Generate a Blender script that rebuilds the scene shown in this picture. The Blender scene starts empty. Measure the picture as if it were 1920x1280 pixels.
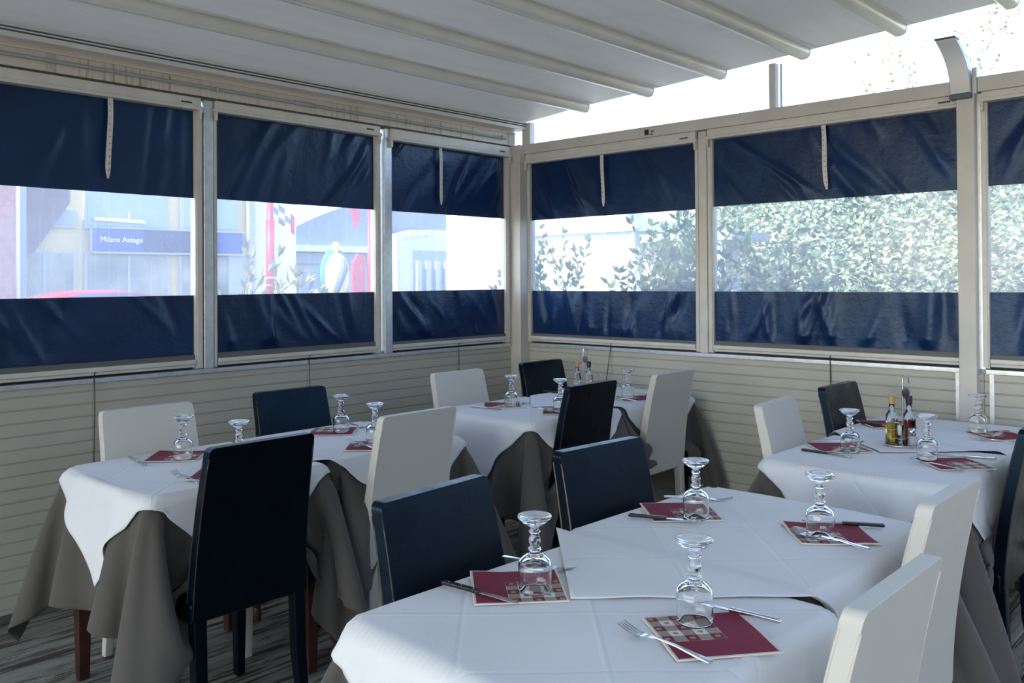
import bpy, bmesh, math, random
import numpy as np
from mathutils import Vector, Matrix

random.seed(7)
S = bpy.context.scene
COL = S.collection
PI = math.pi

# ------------------------------------------------------------------ camera
cd = bpy.data.cameras.new('camera'); cam = bpy.data.objects.new('camera', cd); COL.objects.link(cam)
cd.sensor_width = 36.0; cd.lens = 1635.47 / 1920 * 36.0
cd.shift_y = -(640 - 510.87) / 1920
cd.clip_start = 0.05; cd.clip_end = 500
yaw, roll, pitch = math.radians(42.669), math.radians(-0.386), math.radians(0.481)
d = Vector((math.cos(yaw) * math.cos(pitch), math.sin(yaw) * math.cos(pitch), math.sin(pitch)))
r = Vector((math.sin(yaw), -math.cos(yaw), 0)); u = r.cross(d)
r2 = r * math.cos(roll) + u * math.sin(roll); u2 = -r * math.sin(roll) + u * math.cos(roll)
M = Matrix((r2, u2, -d)).transposed().to_4x4(); M.translation = Vector((-4.592, -4.161, 1.459))
cam.matrix_world = M
S.camera = cam

# ------------------------------------------------------------------ light
w = bpy.data.worlds.new('world'); S.world = w; w.use_nodes = True
wn = w.node_tree; wn.nodes.clear()
sky = wn.nodes.new('ShaderNodeTexSky'); sky.sky_type = 'NISHITA'; sky.sun_disc = False
sky.sun_elevation = math.radians(46); sky.sun_rotation = math.radians(-90); sky.air_density = 1.0; sky.dust_density = 1.0; sky.ozone_density = 1.0
bg = wn.nodes.new('ShaderNodeBackground'); bg.inputs[1].default_value = 0.42
wo = wn.nodes.new('ShaderNodeOutputWorld')
wn.links.new(sky.outputs[0], bg.inputs[0]); wn.links.new(bg.outputs[0], wo.inputs[0])
sl = bpy.data.lights.new('sun', 'SUN'); sl.energy = 5.0; sl.angle = math.radians(0.6); sl.color = (1.0, 0.95, 0.86)
so = bpy.data.objects.new('sun', sl); COL.objects.link(so)
el, az = math.radians(48), math.radians(-4)
sd = Vector((math.cos(el) * math.cos(az), -math.cos(el) * math.sin(az), -math.sin(el)))
so.rotation_euler = sd.to_track_quat('-Z', 'Y').to_euler(); so.location = (-6, 3, 8)

S.view_settings.view_transform = 'Standard'; S.view_settings.look = 'None'
S.view_settings.gamma = 1.0; S.view_settings.use_curve_mapping = False
S.view_settings.exposure = 1.05

# ------------------------------------------------------------------ materials
def newmat(name):
    m = bpy.data.materials.new(name); m.use_nodes = True
    return m, m.node_tree, m.node_tree.nodes['Principled BSDF']
def N(nt, t, **k):
    n = nt.nodes.new(t)
    for a, b in k.items(): setattr(n, a, b)
    return n
def math_(nt, op, a, b=None):
    n = N(nt, 'ShaderNodeMath', operation=op)
    for i, v in enumerate((a, b)):
        if v is None: continue
        if isinstance(v, (int, float)): n.inputs[i].default_value = v
        else: nt.links.new(v, n.inputs[i])
    return n.outputs[0]
def mixc(nt, fac, a, b):
    n = N(nt, 'ShaderNodeMix', data_type='RGBA')
    if isinstance(fac, (int, float)): n.inputs[0].default_value = fac
    else: nt.links.new(fac, n.inputs[0])
    for i, v in ((6, a), (7, b)):
        if isinstance(v, tuple): n.inputs[i].default_value = (*v[:3], 1)
        else: nt.links.new(v, n.inputs[i])
    return n.outputs[2]
def ramp(nt, src, lo, hi):
    n = N(nt, 'ShaderNodeMapRange'); nt.links.new(src, n.inputs[0])
    n.inputs[1].default_value = lo; n.inputs[2].default_value = hi
    return n.outputs[0]
def noise(nt, scale, detail=3, vec=None, rough=.5):
    n = N(nt, 'ShaderNodeTexNoise'); n.inputs['Scale'].default_value = scale; n.inputs['Detail'].default_value = detail
    n.inputs['Roughness'].default_value = rough
    if vec is None:
        tc = N(nt, 'ShaderNodeTexCoord'); vec = tc.outputs['Object']
    nt.links.new(vec, n.inputs['Vector'])
    return n.outputs[0]
def stretch(nt, sx, sy, sz, kind='Object', rot=(0, 0, 0)):
    tc = N(nt, 'ShaderNodeTexCoord'); mp = N(nt, 'ShaderNodeMapping')
    mp.inputs['Scale'].default_value = (sx, sy, sz); mp.inputs['Rotation'].default_value = rot
    nt.links.new(tc.outputs[kind], mp.inputs[0]); return mp.outputs[0]
def bump(nt, p, h, strength, dist):
    b = N(nt, 'ShaderNodeBump'); b.inputs['Strength'].default_value = strength; b.inputs['Distance'].default_value = dist
    nt.links.new(h, b.inputs['Height']); nt.links.new(b.outputs[0], p.inputs['Normal']); return b
def simple(name, c, rough=.5, metal=0., bs=None, var=0., vs=4., spec=None, coat=0.):
    m, nt, p = newmat(name)
    p.inputs['Base Color'].default_value = (*c, 1); p.inputs['Roughness'].default_value = rough; p.inputs['Metallic'].default_value = metal
    if spec is not None: p.inputs['Specular IOR Level'].default_value = spec
    p.inputs['Coat Weight'].default_value = coat
    if var:
        f = noise(nt, vs, 5)
        nt.links.new(mixc(nt, ramp(nt, f, .3, .7), tuple(x * (1 - var) for x in c), tuple(min(1, x * (1 + var)) for x in c)), p.inputs['Base Color'])
    if bs: bump(nt, p, noise(nt, bs[0], 4), bs[1], bs[2])
    return m
MT = {}
MT['frame'] = simple('cream_frame', (.60, .575, .52), .38, var=.07, vs=9)
MT['beam'] = simple('cream_beam', (.56, .535, .48), .42, var=.08, vs=5)
MT['alu'] = simple('galvanised', (.60, .63, .66), .38, metal=.75, var=.1, vs=30)
MT['dark'] = simple('dark_gap', (.02, .02, .02), .7)
MT['panel'] = simple('wall_panel', (.46, .44, .37), .45, var=.04, vs=3)
MT['seam'] = simple('panel_seam', (.10, .10, .09), .6)
MT['hem'] = simple('grey_hem', (.11, .115, .11), .6)
MT['strap'] = simple('strap_white', (.66, .63, .56), .5)
MT['conduit'] = simple('conduit_grey', (.38, .38, .37), .45)
MT['roofbar'] = simple('roof_bar', (.70, .68, .60), .30, var=.05, vs=6)
MT['gutter'] = simple('gutter', (.60, .60, .57), .4, var=.06, vs=6)
MT['bracket'] = simple('bracket_silver', (.50, .52, .53), .38, metal=.35)
MT['bracketcap'] = simple('bracket_cap', (.10, .12, .14), .5)
MT['steel'] = simple('steel', (.62, .62, .63), .16, metal=1.)
MT['plastic'] = simple('black_plastic', (.012, .012, .013), .3)
MT['wood'] = simple('mahogany', (.045, .014, .008), .35, var=.3, vs=20)
MT['turned'] = simple('turned_walnut', (.075, .034, .014), .3, var=.45, vs=25)
MT['legblack'] = simple('black_leg', (.010, .010, .011), .4)
MT['tabletop'] = simple('table_board', (.12, .06, .03), .5)

def leather(name, c, rough, bsc=140, bst=.18, spec=.5):
    m, nt, p = newmat(name)
    p.inputs['Base Color'].default_value = (*c, 1); p.inputs['Specular IOR Level'].default_value = spec
    if c[0] < .1: p.inputs['Specular Tint'].default_value = (.30, .62, 1, 1)  # blue sheen of the sky put into the tint of dark leather
    v = N(nt, 'ShaderNodeTexVoronoi'); v.inputs['Scale'].default_value = bsc * 2.2
    tc = N(nt, 'ShaderNodeTexCoord'); nt.links.new(tc.outputs['Object'], v.inputs['Vector'])
    h = math_(nt, 'ADD', v.outputs[0], noise(nt, 7, 3))
    bump(nt, p, h, bst, .0012)
    rr = N(nt, 'ShaderNodeMapRange'); nt.links.new(noise(nt, 11, 5), rr.inputs[0])
    rr.inputs[1].default_value = .3; rr.inputs[2].default_value = .7; rr.inputs[3].default_value = rough - .06; rr.inputs[4].default_value = rough + .09
    nt.links.new(rr.outputs[0], p.inputs['Roughness'])
    return m
MT['black'] = leather('black_leather', (.0018, .0028, .0055), .30, spec=.34)
MT['white'] = leather('cream_leather', (.585, .565, .50), .46)
MT['pipingb'] = simple('black_piping', (.014, .014, .016), .35)
MT['pipingt'] = simple('tan_piping', (.15, .11, .07), .5)
MT['pipingw'] = simple('cream_piping', (.62, .58, .48), .45)

def cloth(name, c, weave=900, cst=.5, crease=False, var=.05):
    m, nt, p = newmat(name)
    p.inputs['Roughness'].default_value = .85; p.inputs['Specular IOR Level'].default_value = .2
    p.inputs['Sheen Weight'].default_value = .15
    f = noise(nt, 3, 4)
    fine = noise(nt, weave, 2)
    col = mixc(nt, ramp(nt, f, .3, .7), tuple(x * (1 - var) for x in c), tuple(min(1, x * (1 + var)) for x in c))
    col = mixc(nt, math_(nt, 'MULTIPLY', ramp(nt, fine, .35, .7), .22), col, tuple(x * .55 for x in c))
    nt.links.new(col, p.inputs['Base Color'])
    h = math_(nt, 'MULTIPLY', fine, .12)
    wr = noise(nt, 7, 4, stretch(nt, 1, 1, 1), .55)
    h = math_(nt, 'ADD', h, math_(nt, 'MULTIPLY', wr, 1.2))
    if crease:
        tc = N(nt, 'ShaderNodeTexCoord'); sp = N(nt, 'ShaderNodeSeparateXYZ'); nt.links.new(tc.outputs['UV'], sp.inputs[0])
        for i in (0, 1):
            for q in (.25, .5, .75):
                dd = math_(nt, 'ABSOLUTE', math_(nt, 'SUBTRACT', sp.outputs[i], q))
                g = math_(nt, 'MAXIMUM', math_(nt, 'SUBTRACT', 1.0, math_(nt, 'MULTIPLY', dd, 130.)), 0.)
                h = math_(nt, 'ADD', h, math_(nt, 'MULTIPLY', g, .5 if q == .5 else -.4))
    bump(nt, p, h, cst, .004)
    return m
MT['whitecloth'] = cloth('white_cloth', (.765, .765, .765), crease=True, var=.02)
MT['greycloth'] = cloth('taupe_cloth', (.092, .083, .071), var=.08)

# navy vinyl of the roller blinds
def navy(name):
    m, nt, p = newmat(name)
    f = noise(nt, 2.2, 3)
    nt.links.new(mixc(nt, ramp(nt, f, .3, .7), (.0025, .012, .055), (.004, .023, .095)), p.inputs['Base Color'])
    p.inputs['Roughness'].default_value = .27; p.inputs['Specular IOR Level'].default_value = .52; p.inputs['Specular Tint'].default_value = (.62, .82, 1, 1)  # blue of the highlights is put into the specular tint
    a = noise(nt, 26, 6, stretch(nt, 1, 1, 1.4, rot=(.4, .5, .2)), .62)
    b = noise(nt, 5, 3, stretch(nt, 1, 1, .45, rot=(.3, -.5, 0)))
    c = noise(nt, 700, 1)
    h = math_(nt, 'ADD', math_(nt, 'MULTIPLY', a, .35), math_(nt, 'ADD', math_(nt, 'MULTIPLY', b, 1.6), math_(nt, 'MULTIPLY', c, .035)))
    bump(nt, p, h, .55, .012)
    return m
MT['navy'] = navy('navy_vinyl')
def vinyl(name, base, amp, spk, colr):
    m = bpy.data.materials.new(name); m.use_nodes = True; nt = m.node_tree; nt.nodes.clear()
    out = N(nt, 'ShaderNodeOutputMaterial')
    tr = N(nt, 'ShaderNodeBsdfTransparent'); tr.inputs[0].default_value = (.97, .98, 1, 1)
    tl = N(nt, 'ShaderNodeBsdfTranslucent'); tl.inputs[0].default_value = (*colr, 1)
    gl = N(nt, 'ShaderNodeBsdfGlossy'); gl.inputs['Roughness'].default_value = .08
    bp = N(nt, 'ShaderNodeBump'); bp.inputs['Strength'].default_value = .35; bp.inputs['Distance'].default_value = .01
    nt.links.new(noise(nt, 14, 4), bp.inputs['Height']); nt.links.new(bp.outputs[0], gl.inputs['Normal'])
    cl = ramp(nt, noise(nt, 1.7, 3), .3, .75)
    sp = ramp(nt, noise(nt, 170, 3, None, .7), .60, .72)
    st = ramp(nt, noise(nt, 60, 2, stretch(nt, 1, 1, .03)), .56, .75)
    fac = math_(nt, 'ADD', math_(nt, 'MULTIPLY', cl, amp), base)
    fac = math_(nt, 'ADD', fac, math_(nt, 'MULTIPLY', math_(nt, 'MULTIPLY', sp, ramp(nt, noise(nt, 1.1, 1), .42, .62)), spk))
    fac = math_(nt, 'ADD', fac, math_(nt, 'MULTIPLY', st, .07))
    m1 = N(nt, 'ShaderNodeMixShader'); nt.links.new(fac, m1.inputs[0]); nt.links.new(tr.outputs[0], m1.inputs[1]); nt.links.new(tl.outputs[0], m1.inputs[2])
    m2 = N(nt, 'ShaderNodeMixShader'); m2.inputs[0].default_value = .04; nt.links.new(m1.outputs[0], m2.inputs[1]); nt.links.new(gl.outputs[0], m2.inputs[2])
    nt.links.new(m2.outputs[0], out.inputs[0]); return m
MT['cleary'] = vinyl('dusty_clear_vinyl', .28, .14, .32, (.56, .64, .78)); MT['clearx'] = vinyl('clear_vinyl', .29, .12, .22, (.70, .74, .80))
def glass(name, c=(1, 1, 1), rough=0., ior=1.48):
    m, nt, p = newmat(name)
    p.inputs['Base Color'].default_value = (*c, 1); p.inputs['Transmission Weight'].default_value = 1; p.inputs['Roughness'].default_value = rough; p.inputs['IOR'].default_value = ior
    return m
MT['glass'] = glass('goblet_glass'); MT['oil'] = glass('olive_oil', (.55, .36, .04), 0, 1.3); MT['vinegar'] = glass('dark_vinegar', (.22, .02, .015), 0, 1.3)
MT['salt'] = simple('salt_white', (.8, .8, .78), .7); MT['paper'] = simple('paper_white', (.78, .77, .74), .7)
MT['cork'] = simple('gold_cap', (.45, .27, .09), .4); MT['darkcap'] = simple('dark_cap', (.035, .012, .025), .35); MT['label'] = simple('bottle_label', (.62, .40, .06), .6)
MT['redlabel'] = simple('red_label', (.25, .07, .05), .6)

def roofmat():
    m = bpy.data.materials.new('roof_fabric'); m.use_nodes = True; nt = m.node_tree; nt.nodes.clear()
    out = N(nt, 'ShaderNodeOutputMaterial'); p = N(nt, 'ShaderNodeBsdfPrincipled'); p.inputs['Roughness'].default_value = .5
    f = noise(nt, 3, 6, stretch(nt, .35, 2.2, 1), .6); g = noise(nt, 400, 2); s = ramp(nt, noise(nt, 60, 3), .70, .76)
    c = mixc(nt, ramp(nt, f, .3, .72), (.42, .405, .365), (.53, .52, .48))
    c = mixc(nt, math_(nt, 'MULTIPLY', g, .2), c, (.35, .35, .34)); c = mixc(nt, math_(nt, 'MULTIPLY', s, .5), c, (.16, .15, .13))
    nt.links.new(c, p.inputs['Base Color'])
    bp = N(nt, 'ShaderNodeBump'); bp.inputs['Strength'].default_value = .25; bp.inputs['Distance'].default_value = .004
    nt.links.new(math_(nt, 'ADD', g, noise(nt, 6, 4)), bp.inputs['Height']); nt.links.new(bp.outputs[0], p.inputs['Normal'])
    tl = N(nt, 'ShaderNodeBsdfTranslucent'); tl.inputs[0].default_value = (.75, .74, .70, 1)
    mx = N(nt, 'ShaderNodeMixShader'); mx.inputs[0].default_value = .035
    nt.links.new(p.outputs[0], mx.inputs[1]); nt.links.new(tl.outputs[0], mx.inputs[2]); nt.links.new(mx.outputs[0], out.inputs[0])
    return m
MT['roof'] = roofmat()
def deckmat():
    m, nt, p = newmat('painted_deck')
    tc = N(nt, 'ShaderNodeTexCoord'); sp = N(nt, 'ShaderNodeSeparateXYZ'); nt.links.new(tc.outputs['Object'], sp.inputs[0])
    idx = math_(nt, 'FLOOR', math_(nt, 'DIVIDE', sp.outputs[1], .095))
    wn_ = N(nt, 'ShaderNodeTexWhiteNoise', noise_dimensions='1D'); nt.links.new(idx, wn_.inputs['W'])
    off = math_(nt, 'MULTIPLY', wn_.outputs[0], 17.)
    cb = N(nt, 'ShaderNodeCombineXYZ'); nt.links.new(math_(nt, 'ADD', sp.outputs[0], off), cb.inputs[0]); nt.links.new(sp.outputs[1], cb.inputs[1]); nt.links.new(off, cb.inputs[2])
    mp = N(nt, 'ShaderNodeMapping'); mp.inputs['Scale'].default_value = (1.3, 16, 1); nt.links.new(cb.outputs[0], mp.inputs[0])
    wear = noise(nt, 2.2, 8, mp.outputs[0], .68)
    mp2 = N(nt, 'ShaderNodeMapping'); mp2.inputs['Scale'].default_value = (3, 60, 1); nt.links.new(cb.outputs[0], mp2.inputs[0])
    grain = noise(nt, 3, 6, mp2.outputs[0], .7)
    paint = mixc(nt, wn_.outputs[0], (.24, .238, .20), (.40, .385, .325))
    paint = mixc(nt, math_(nt, 'MULTIPLY', ramp(nt, grain, .45, .7), .45), paint, (.10, .10, .09))
    c = mixc(nt, math_(nt, 'MULTIPLY', ramp(nt, wear, .49, .57), .92), paint, (.055, .034, .022))
    bl = ramp(nt, noise(nt, 3.1, 5, mp.outputs[0], .6), .63, .69)
    c = mixc(nt, math_(nt, 'MULTIPLY', bl, .5), c, (.07, .14, .17))
    nt.links.new(c, p.inputs['Base Color']); p.inputs['Roughness'].default_value = .62
    bump(nt, p, math_(nt, 'SUBTRACT', grain, math_(nt, 'MULTIPLY', wear, .8)), .6, .004)
    return m
MT['deck'] = deckmat()
def stained():
    m, nt, p = newmat('stained_fascia')
    v = stretch(nt, 1, 1, .04); f = noise(nt, 55, 3, v, .6); g = noise(nt, 1.3, 2)
    c = mixc(nt, math_(nt, 'MULTIPLY', ramp(nt, f, .52, .68), ramp(nt, g, .3, .6)), (.62, .57, .49), (.36, .29, .21))
    nt.links.new(c, p.inputs['Base Color']); p.inputs['Roughness'].default_value = .5
    return m
MT['fascia'] = stained()
def napkinmat(sx, sy):
    # paper napkin: burgundy, cream border, band of beige/white/burgundy diamonds across one corner
    m, nt, p = newmat('paper_napkin')
    tc = N(nt, 'ShaderNodeTexCoord'); sp = N(nt, 'ShaderNodeSeparateXYZ'); nt.links.new(tc.outputs['Object'], sp.inputs[0])
    X = math_(nt, 'ADD', math_(nt, 'MULTIPLY', sp.outputs[0], 5.), .5); Y = math_(nt, 'ADD', math_(nt, 'MULTIPLY', sp.outputs[1], 5.), .5)
    n = 8.
    fx, fy = (math_(nt, 'FRACT', math_(nt, 'MULTIPLY', q, n)) for q in (X, Y))
    ix, iy = (math_(nt, 'FLOOR', math_(nt, 'MULTIPLY', q, n)) for q in (X, Y))
    par = math_(nt, 'MODULO', math_(nt, 'ADD', ix, iy), 2.); rowp = math_(nt, 'MODULO', ix, 2.)
    beige = (.33, .28, .21); red = (.21, .018, .045); wht = (.72, .68, .62)
    c1 = mixc(nt, rowp, red, wht)
    mx = math_(nt, 'MAXIMUM', math_(nt, 'ABSOLUTE', math_(nt, 'SUBTRACT', fx, .5)), math_(nt, 'ABSOLUTE', math_(nt, 'SUBTRACT', fy, .5)))
    c1 = mixc(nt, math_(nt, 'LESS_THAN', mx, .2), c1, beige)
    patt = mixc(nt, par, c1, beige)
    t = math_(nt, 'ADD', math_(nt, 'MULTIPLY', X, .9), Y)
    mask = math_(nt, 'MULTIPLY', math_(nt, 'LESS_THAN', X, .63), math_(nt, 'LESS_THAN', Y, .63))
    col = mixc(nt, mask, red, patt)
    ed = math_(nt, 'MAXIMUM', math_(nt, 'ABSOLUTE', math_(nt, 'SUBTRACT', X, .5)), math_(nt, 'ABSOLUTE', math_(nt, 'SUBTRACT', Y, .5)))
    col = mixc(nt, math_(nt, 'GREATER_THAN', ed, .478), col, (.66, .60, .50))
    nt.links.new(col, p.inputs['Base Color']); p.inputs['Roughness'].default_value = .85
    bump(nt, p, noise(nt, 60, 4), .3, .002)
    return m
MT['napkin'] = napkinmat(.2, .2); MT['napkinedge'] = simple('napkin_edge', (.66, .60, .50), .85)

# ------------------------------------------------------------------ mesh helpers
def box(bm, x0, x1, y0, y1, z0, z1, mat=0):
    vs = [bm.verts.new((x, y, z)) for x in (x0, x1) for y in (y0, y1) for z in (z0, z1)]
    for f in ((0, 1, 3, 2), (4, 6, 7, 5), (0, 4, 5, 1), (2, 3, 7, 6), (0, 2, 6, 4), (1, 5, 7, 3)):
        bm.faces.new([vs[i] for i in f]).material_index = mat
def tube(bm, pts, rad, seg=10, mat=0, cap=True):
    pts = [Vector(p) for p in pts]; rads = rad if isinstance(rad, (list, tuple)) else [rad] * len(pts)
    rings = []; prev = None
    for i, p in enumerate(pts):
        t = (pts[min(i + 1, len(pts) - 1)] - pts[max(i - 1, 0)]).normalized()
        ref = prev if prev is not None else (Vector((0, 0, 1)) if abs(t.z) < .9 else Vector((1, 0, 0)))
        a = (ref - t * ref.dot(t)).normalized(); b = t.cross(a); prev = a
        rings.append([bm.verts.new(p + (a * math.cos(2 * PI * k / seg) + b * math.sin(2 * PI * k / seg)) * rads[i]) for k in range(seg)])
    for A, B in zip(rings, rings[1:]):
        for k in range(seg): bm.faces.new((A[k], A[(k + 1) % seg], B[(k + 1) % seg], B[k])).material_index = mat
    if cap:
        bm.faces.new(rings[0][::-1]).material_index = mat; bm.faces.new(rings[-1]).material_index = mat
def lathe(bm, prof, seg=32, cx=0, cy=0, cz=0, mat=0):
    rings = []
    for rr, z in prof:
        if rr < 1e-5: rings.append([bm.verts.new((cx, cy, cz + z))])
        else: rings.append([bm.verts.new((cx + rr * math.cos(2 * PI * k / seg), cy + rr * math.sin(2 * PI * k / seg), cz + z)) for k in range(seg)])
    for A, B in zip(rings, rings[1:]):
        for k in range(seg):
            k2 = (k + 1) % seg
            if len(A) == 1 and len(B) == 1: break
            if len(A) == 1: f = (A[0], B[k2], B[k])
            elif len(B) == 1: f = (A[k], A[k2], B[0])
            else: f = (A[k], A[k2], B[k2], B[k])
            bm.faces.new(f).material_index = mat
def loft(bm, secs, mat=0, closed=True, caps=True):
    rings = [[bm.verts.new(p) for p in s] for s in secs]; n = len(rings[0])
    for A, B in zip(rings, rings[1:]):
        for k in range(n if closed else n - 1):
            bm.faces.new((A[k], A[(k + 1) % n], B[(k + 1) % n], B[k])).material_index = mat
    if caps: bm.faces.new(rings[0][::-1]); bm.faces.new(rings[-1])
def prism(bm, pts, axis, a, b, mat=0):
    def P(q, h):
        v = list(q); v.insert(axis, h); return bm.verts.new(v)
    A = [P(q, a) for q in pts]; B = [P(q, b) for q in pts]; n = len(pts)
    bm.faces.new(A[::-1]); bm.faces.new(B)
    for k in range(n): bm.faces.new((A[k], A[(k + 1) % n], B[(k + 1) % n], B[k]))
    for f in bm.faces: pass
def obj(name, bm, mats, parent=None, smooth=False, bevel=0, bseg=2, sub=0, loc=None, rot=None, solid=0, recalc=True):
    if recalc: bmesh.ops.recalc_face_normals(bm, faces=bm.faces)
    me = bpy.data.meshes.new(name); bm.to_mesh(me); bm.free()
    for m in (mats if isinstance(mats, (list, tuple)) else [mats]): me.materials.append(MT[m] if isinstance(m, str) else m)
    if smooth: me.polygons.foreach_set('use_smooth', [True] * len(me.polygons))
    o = bpy.data.objects.new(name, me); COL.objects.link(o)
    if loc: o.location = loc
    if rot: o.rotation_euler = rot
    if parent: o.parent = parent
    if solid:
        md = o.modifiers.new('solid', 'SOLIDIFY'); md.thickness = solid; md.offset = -1
    if bevel:
        md = o.modifiers.new('bevel', 'BEVEL'); md.width = bevel; md.segments = bseg; md.limit_method = 'ANGLE'; md.angle_limit = math.radians(35)
        me.polygons.foreach_set('use_smooth', [True] * len(me.polygons))
        wnm = o.modifiers.new('wn', 'WEIGHTED_NORMAL'); wnm.keep_sharp = True
    if sub:
        md = o.modifiers.new('sub', 'SUBSURF'); md.levels = sub; md.render_levels = sub
    return o
def BM(): return bmesh.new()
def tag(o, label, cat, group=None, kind=None):
    o['label'] = label; o['category'] = cat
    if group: o['group'] = group
    if kind: o['kind'] = kind
    return o
def thing(name, label, cat, loc=(0, 0, 0), rz=0, group=None):
    o = bpy.data.objects.new(name, None); COL.objects.link(o); o.empty_display_size = .1
    o.location = loc; o.rotation_euler = (0, 0, rz)
    return tag(o, label, cat, group)
def struct(name, bm, mats, label=None, cat=None, **k):
    o = obj(name, bm, mats, **k)
    if not k.get('parent'):
        o['kind'] = 'structure'; o['label'] = label; o['category'] = cat
    return o
def copy_tree(o, parent=None):
    c = o.copy(); COL.objects.link(c)
    if parent: c.parent = parent
    for ch in list(o.children): copy_tree(ch, c)
    return c
def place(proto, used, label, loc, rz, group=None, sc=None):
    o = proto if not used else copy_tree(proto)
    o.location = loc; o.rotation_euler = (0, 0, rz); o['label'] = label
    if group: o['group'] = group
    if sc: o.scale = sc
    return o

# ------------------------------------------------------------------ setting: floor
rng = random.Random(3)
bm = BM()
y = .06
while y > -7.4:
    z = -.001 + rng.uniform(-.0012, .0012); a, b = y - .0885, y
    # board with eased edges
    e = .004
    pts = [(a, z - .03), (a, z - e), (a + e, z), (b - e, z), (b, z - e), (b, z - .03)]
    A = [bm.verts.new((-11.2, p[0], p[1])) for p in pts]; B = [bm.verts.new((.06, p[0], p[1])) for p in pts]
    for k in range(5): bm.faces.new((A[k], A[k + 1], B[k + 1], B[k]))
    y -= .095
struct('floor', bm, 'deck', 'worn grey painted wooden plank deck under the tables', 'floor')
bm = BM(); box(bm, -11.2, .1, -7.5, .1, -.12, -.034)  # one dark sheet that stands for the shade between the planks
struct('trim_1', bm, 'dark', 'dark joists put in as shade for the gaps between the deck planks', 'underlay')

# ------------------------------------------------------------------ setting: low panelled walls with horizontal grooves
def panel_wall(name, axis, a0, a1, seams, label):
    """face on the plane axis=0; profile across z with shallow grooves every 57 mm"""
    bm = BM(); prof = []
    z = .03
    prof.append((0, .03))
    zz = .052
    while zz < .985:
        prof += [(0, zz - .0055), (.0075, zz - .001), (.0075, zz + .0012), (0, zz + .0035)]
        zz += .0568
    prof.append((0, .995)); prof += [(.045, .995), (.045, .03)]
    if axis == 'y': mk = lambda t, q: (t, q[0], q[1])
    else: mk = lambda t, q: (q[0], t, q[1])
    segs = [a0] + list(seams) + [a1]
    for s, e in zip(segs, segs[1:]):
        g = .0012
        A = [bm.verts.new(mk(s + g, q)) for q in prof]; B = [bm.verts.new(mk(e - g, q)) for q in prof]; n = len(prof)
        for k in range(n): bm.faces.new((A[k], A[(k + 1) % n], B[(k + 1) % n], B[k]))
        bm.faces.new(A); bm.faces.new(B[::-1])
    w_ = struct(name, bm, 'panel', label, 'wall')
    return w_
wl = panel_wall('wall_left', 'y', -6.2, -.045, [-5.27, -4.105, -2.94, -1.772, -.616], 'low cream wall of grooved panels on the left under the blinds')  # the stretch left of the view is added to keep the sun out
wr = panel_wall('wall_right', 'x', -4.6, -.045, [-3.69, -2.99, -2.248, -.805], 'low cream wall of grooved panels on the right under the blinds')
# galvanised sill strips and dark strips for the shaded gap at the wall foot
def sill(name, axis, a0, a1, lab):
    bm = BM()
    if axis == 'y': box(bm, a0, a1, -.012, .06, .995, 1.018)
    else: box(bm, -.012, .06, a0, a1, .995, 1.018)
    return struct(name, bm, 'alu', lab, 'sill', bevel=.002)
sill('trim_2', 'y', -6.2, -.1, 'galvanised metal sill strip along the top of the left panelled wall')
sill('trim_3', 'x', -2.885, -.1, 'galvanised metal sill strip along the right panelled wall')
sill('trim_4', 'x', -4.6, -3.0, 'galvanised metal sill strip right of the big cream post')
bm = BM(); box(bm, -6.2, -.04, .0, .05, -.002, .032); struct('foot_gap_left', bm, 'seam', 'dark strip standing for the shaded gap at the foot of the left panelled wall', 'foot_gap')  # dark colour stands for the shaded gap under the panels
bm = BM(); box(bm, 0, .05, -4.6, -.04, -.002, .032); struct('foot_gap_right', bm, 'seam', 'dark strip standing for the shaded gap at the foot of the right panelled wall', 'foot_gap')  # same painted gap shade below the right wall
# metal edging beside big post on right wall
bm = BM(); box(bm, -.006, .01, -2.885, -2.865, .03, .995); box(bm, -.006, .01, -3.035, -3.015, .03, .995); struct('trim_5', bm, 'alu', 'thin metal edging beside the big cream post on the low wall', 'edging')

# loose wires hanging down the panel joints
def wire(x, y, z0, z1, lab, dx=0, dy=0):
    bm = BM(); n = 9; pts = []
    for i in range(n):
        t = i / (n - 1); pts.append((x + dx * t + (.002 * math.sin(t * 7) if dy == 0 else 0), y + dy * t, z1 + (z0 - z1) * t))
    tube(bm, pts, .0022, 6)
    pts = [(x, y, z1), (x, y, z1 + .02), (x + .012, y + .0, z1 + .03)]; tube(bm, pts, .0022, 6)
    tag(obj('cable_tie_wire', bm, 'dark', smooth=True), lab, 'wire')
wire(-2.94, -.016, .45, 1.02, 'thin dark wire hanging down the panel joint behind the white chair at left')
wire(-1.772, -.016, .55, 1.02, 'thin dark wire hanging down the panel joint behind the black chair by the left wall')
wire(-.616, -.016, .70, 1.02, 'thin dark wire hanging down the panel joint nearest the corner post, left wall')
wire(-.016, -.805, .72, 1.02, 'thin dark slanting wire on the right wall behind the corner table', dy=.05)
wire(-.016, -2.248, .60, 1.02, 'thin dark wire hanging on the right wall behind the leaning black chair')

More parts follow.
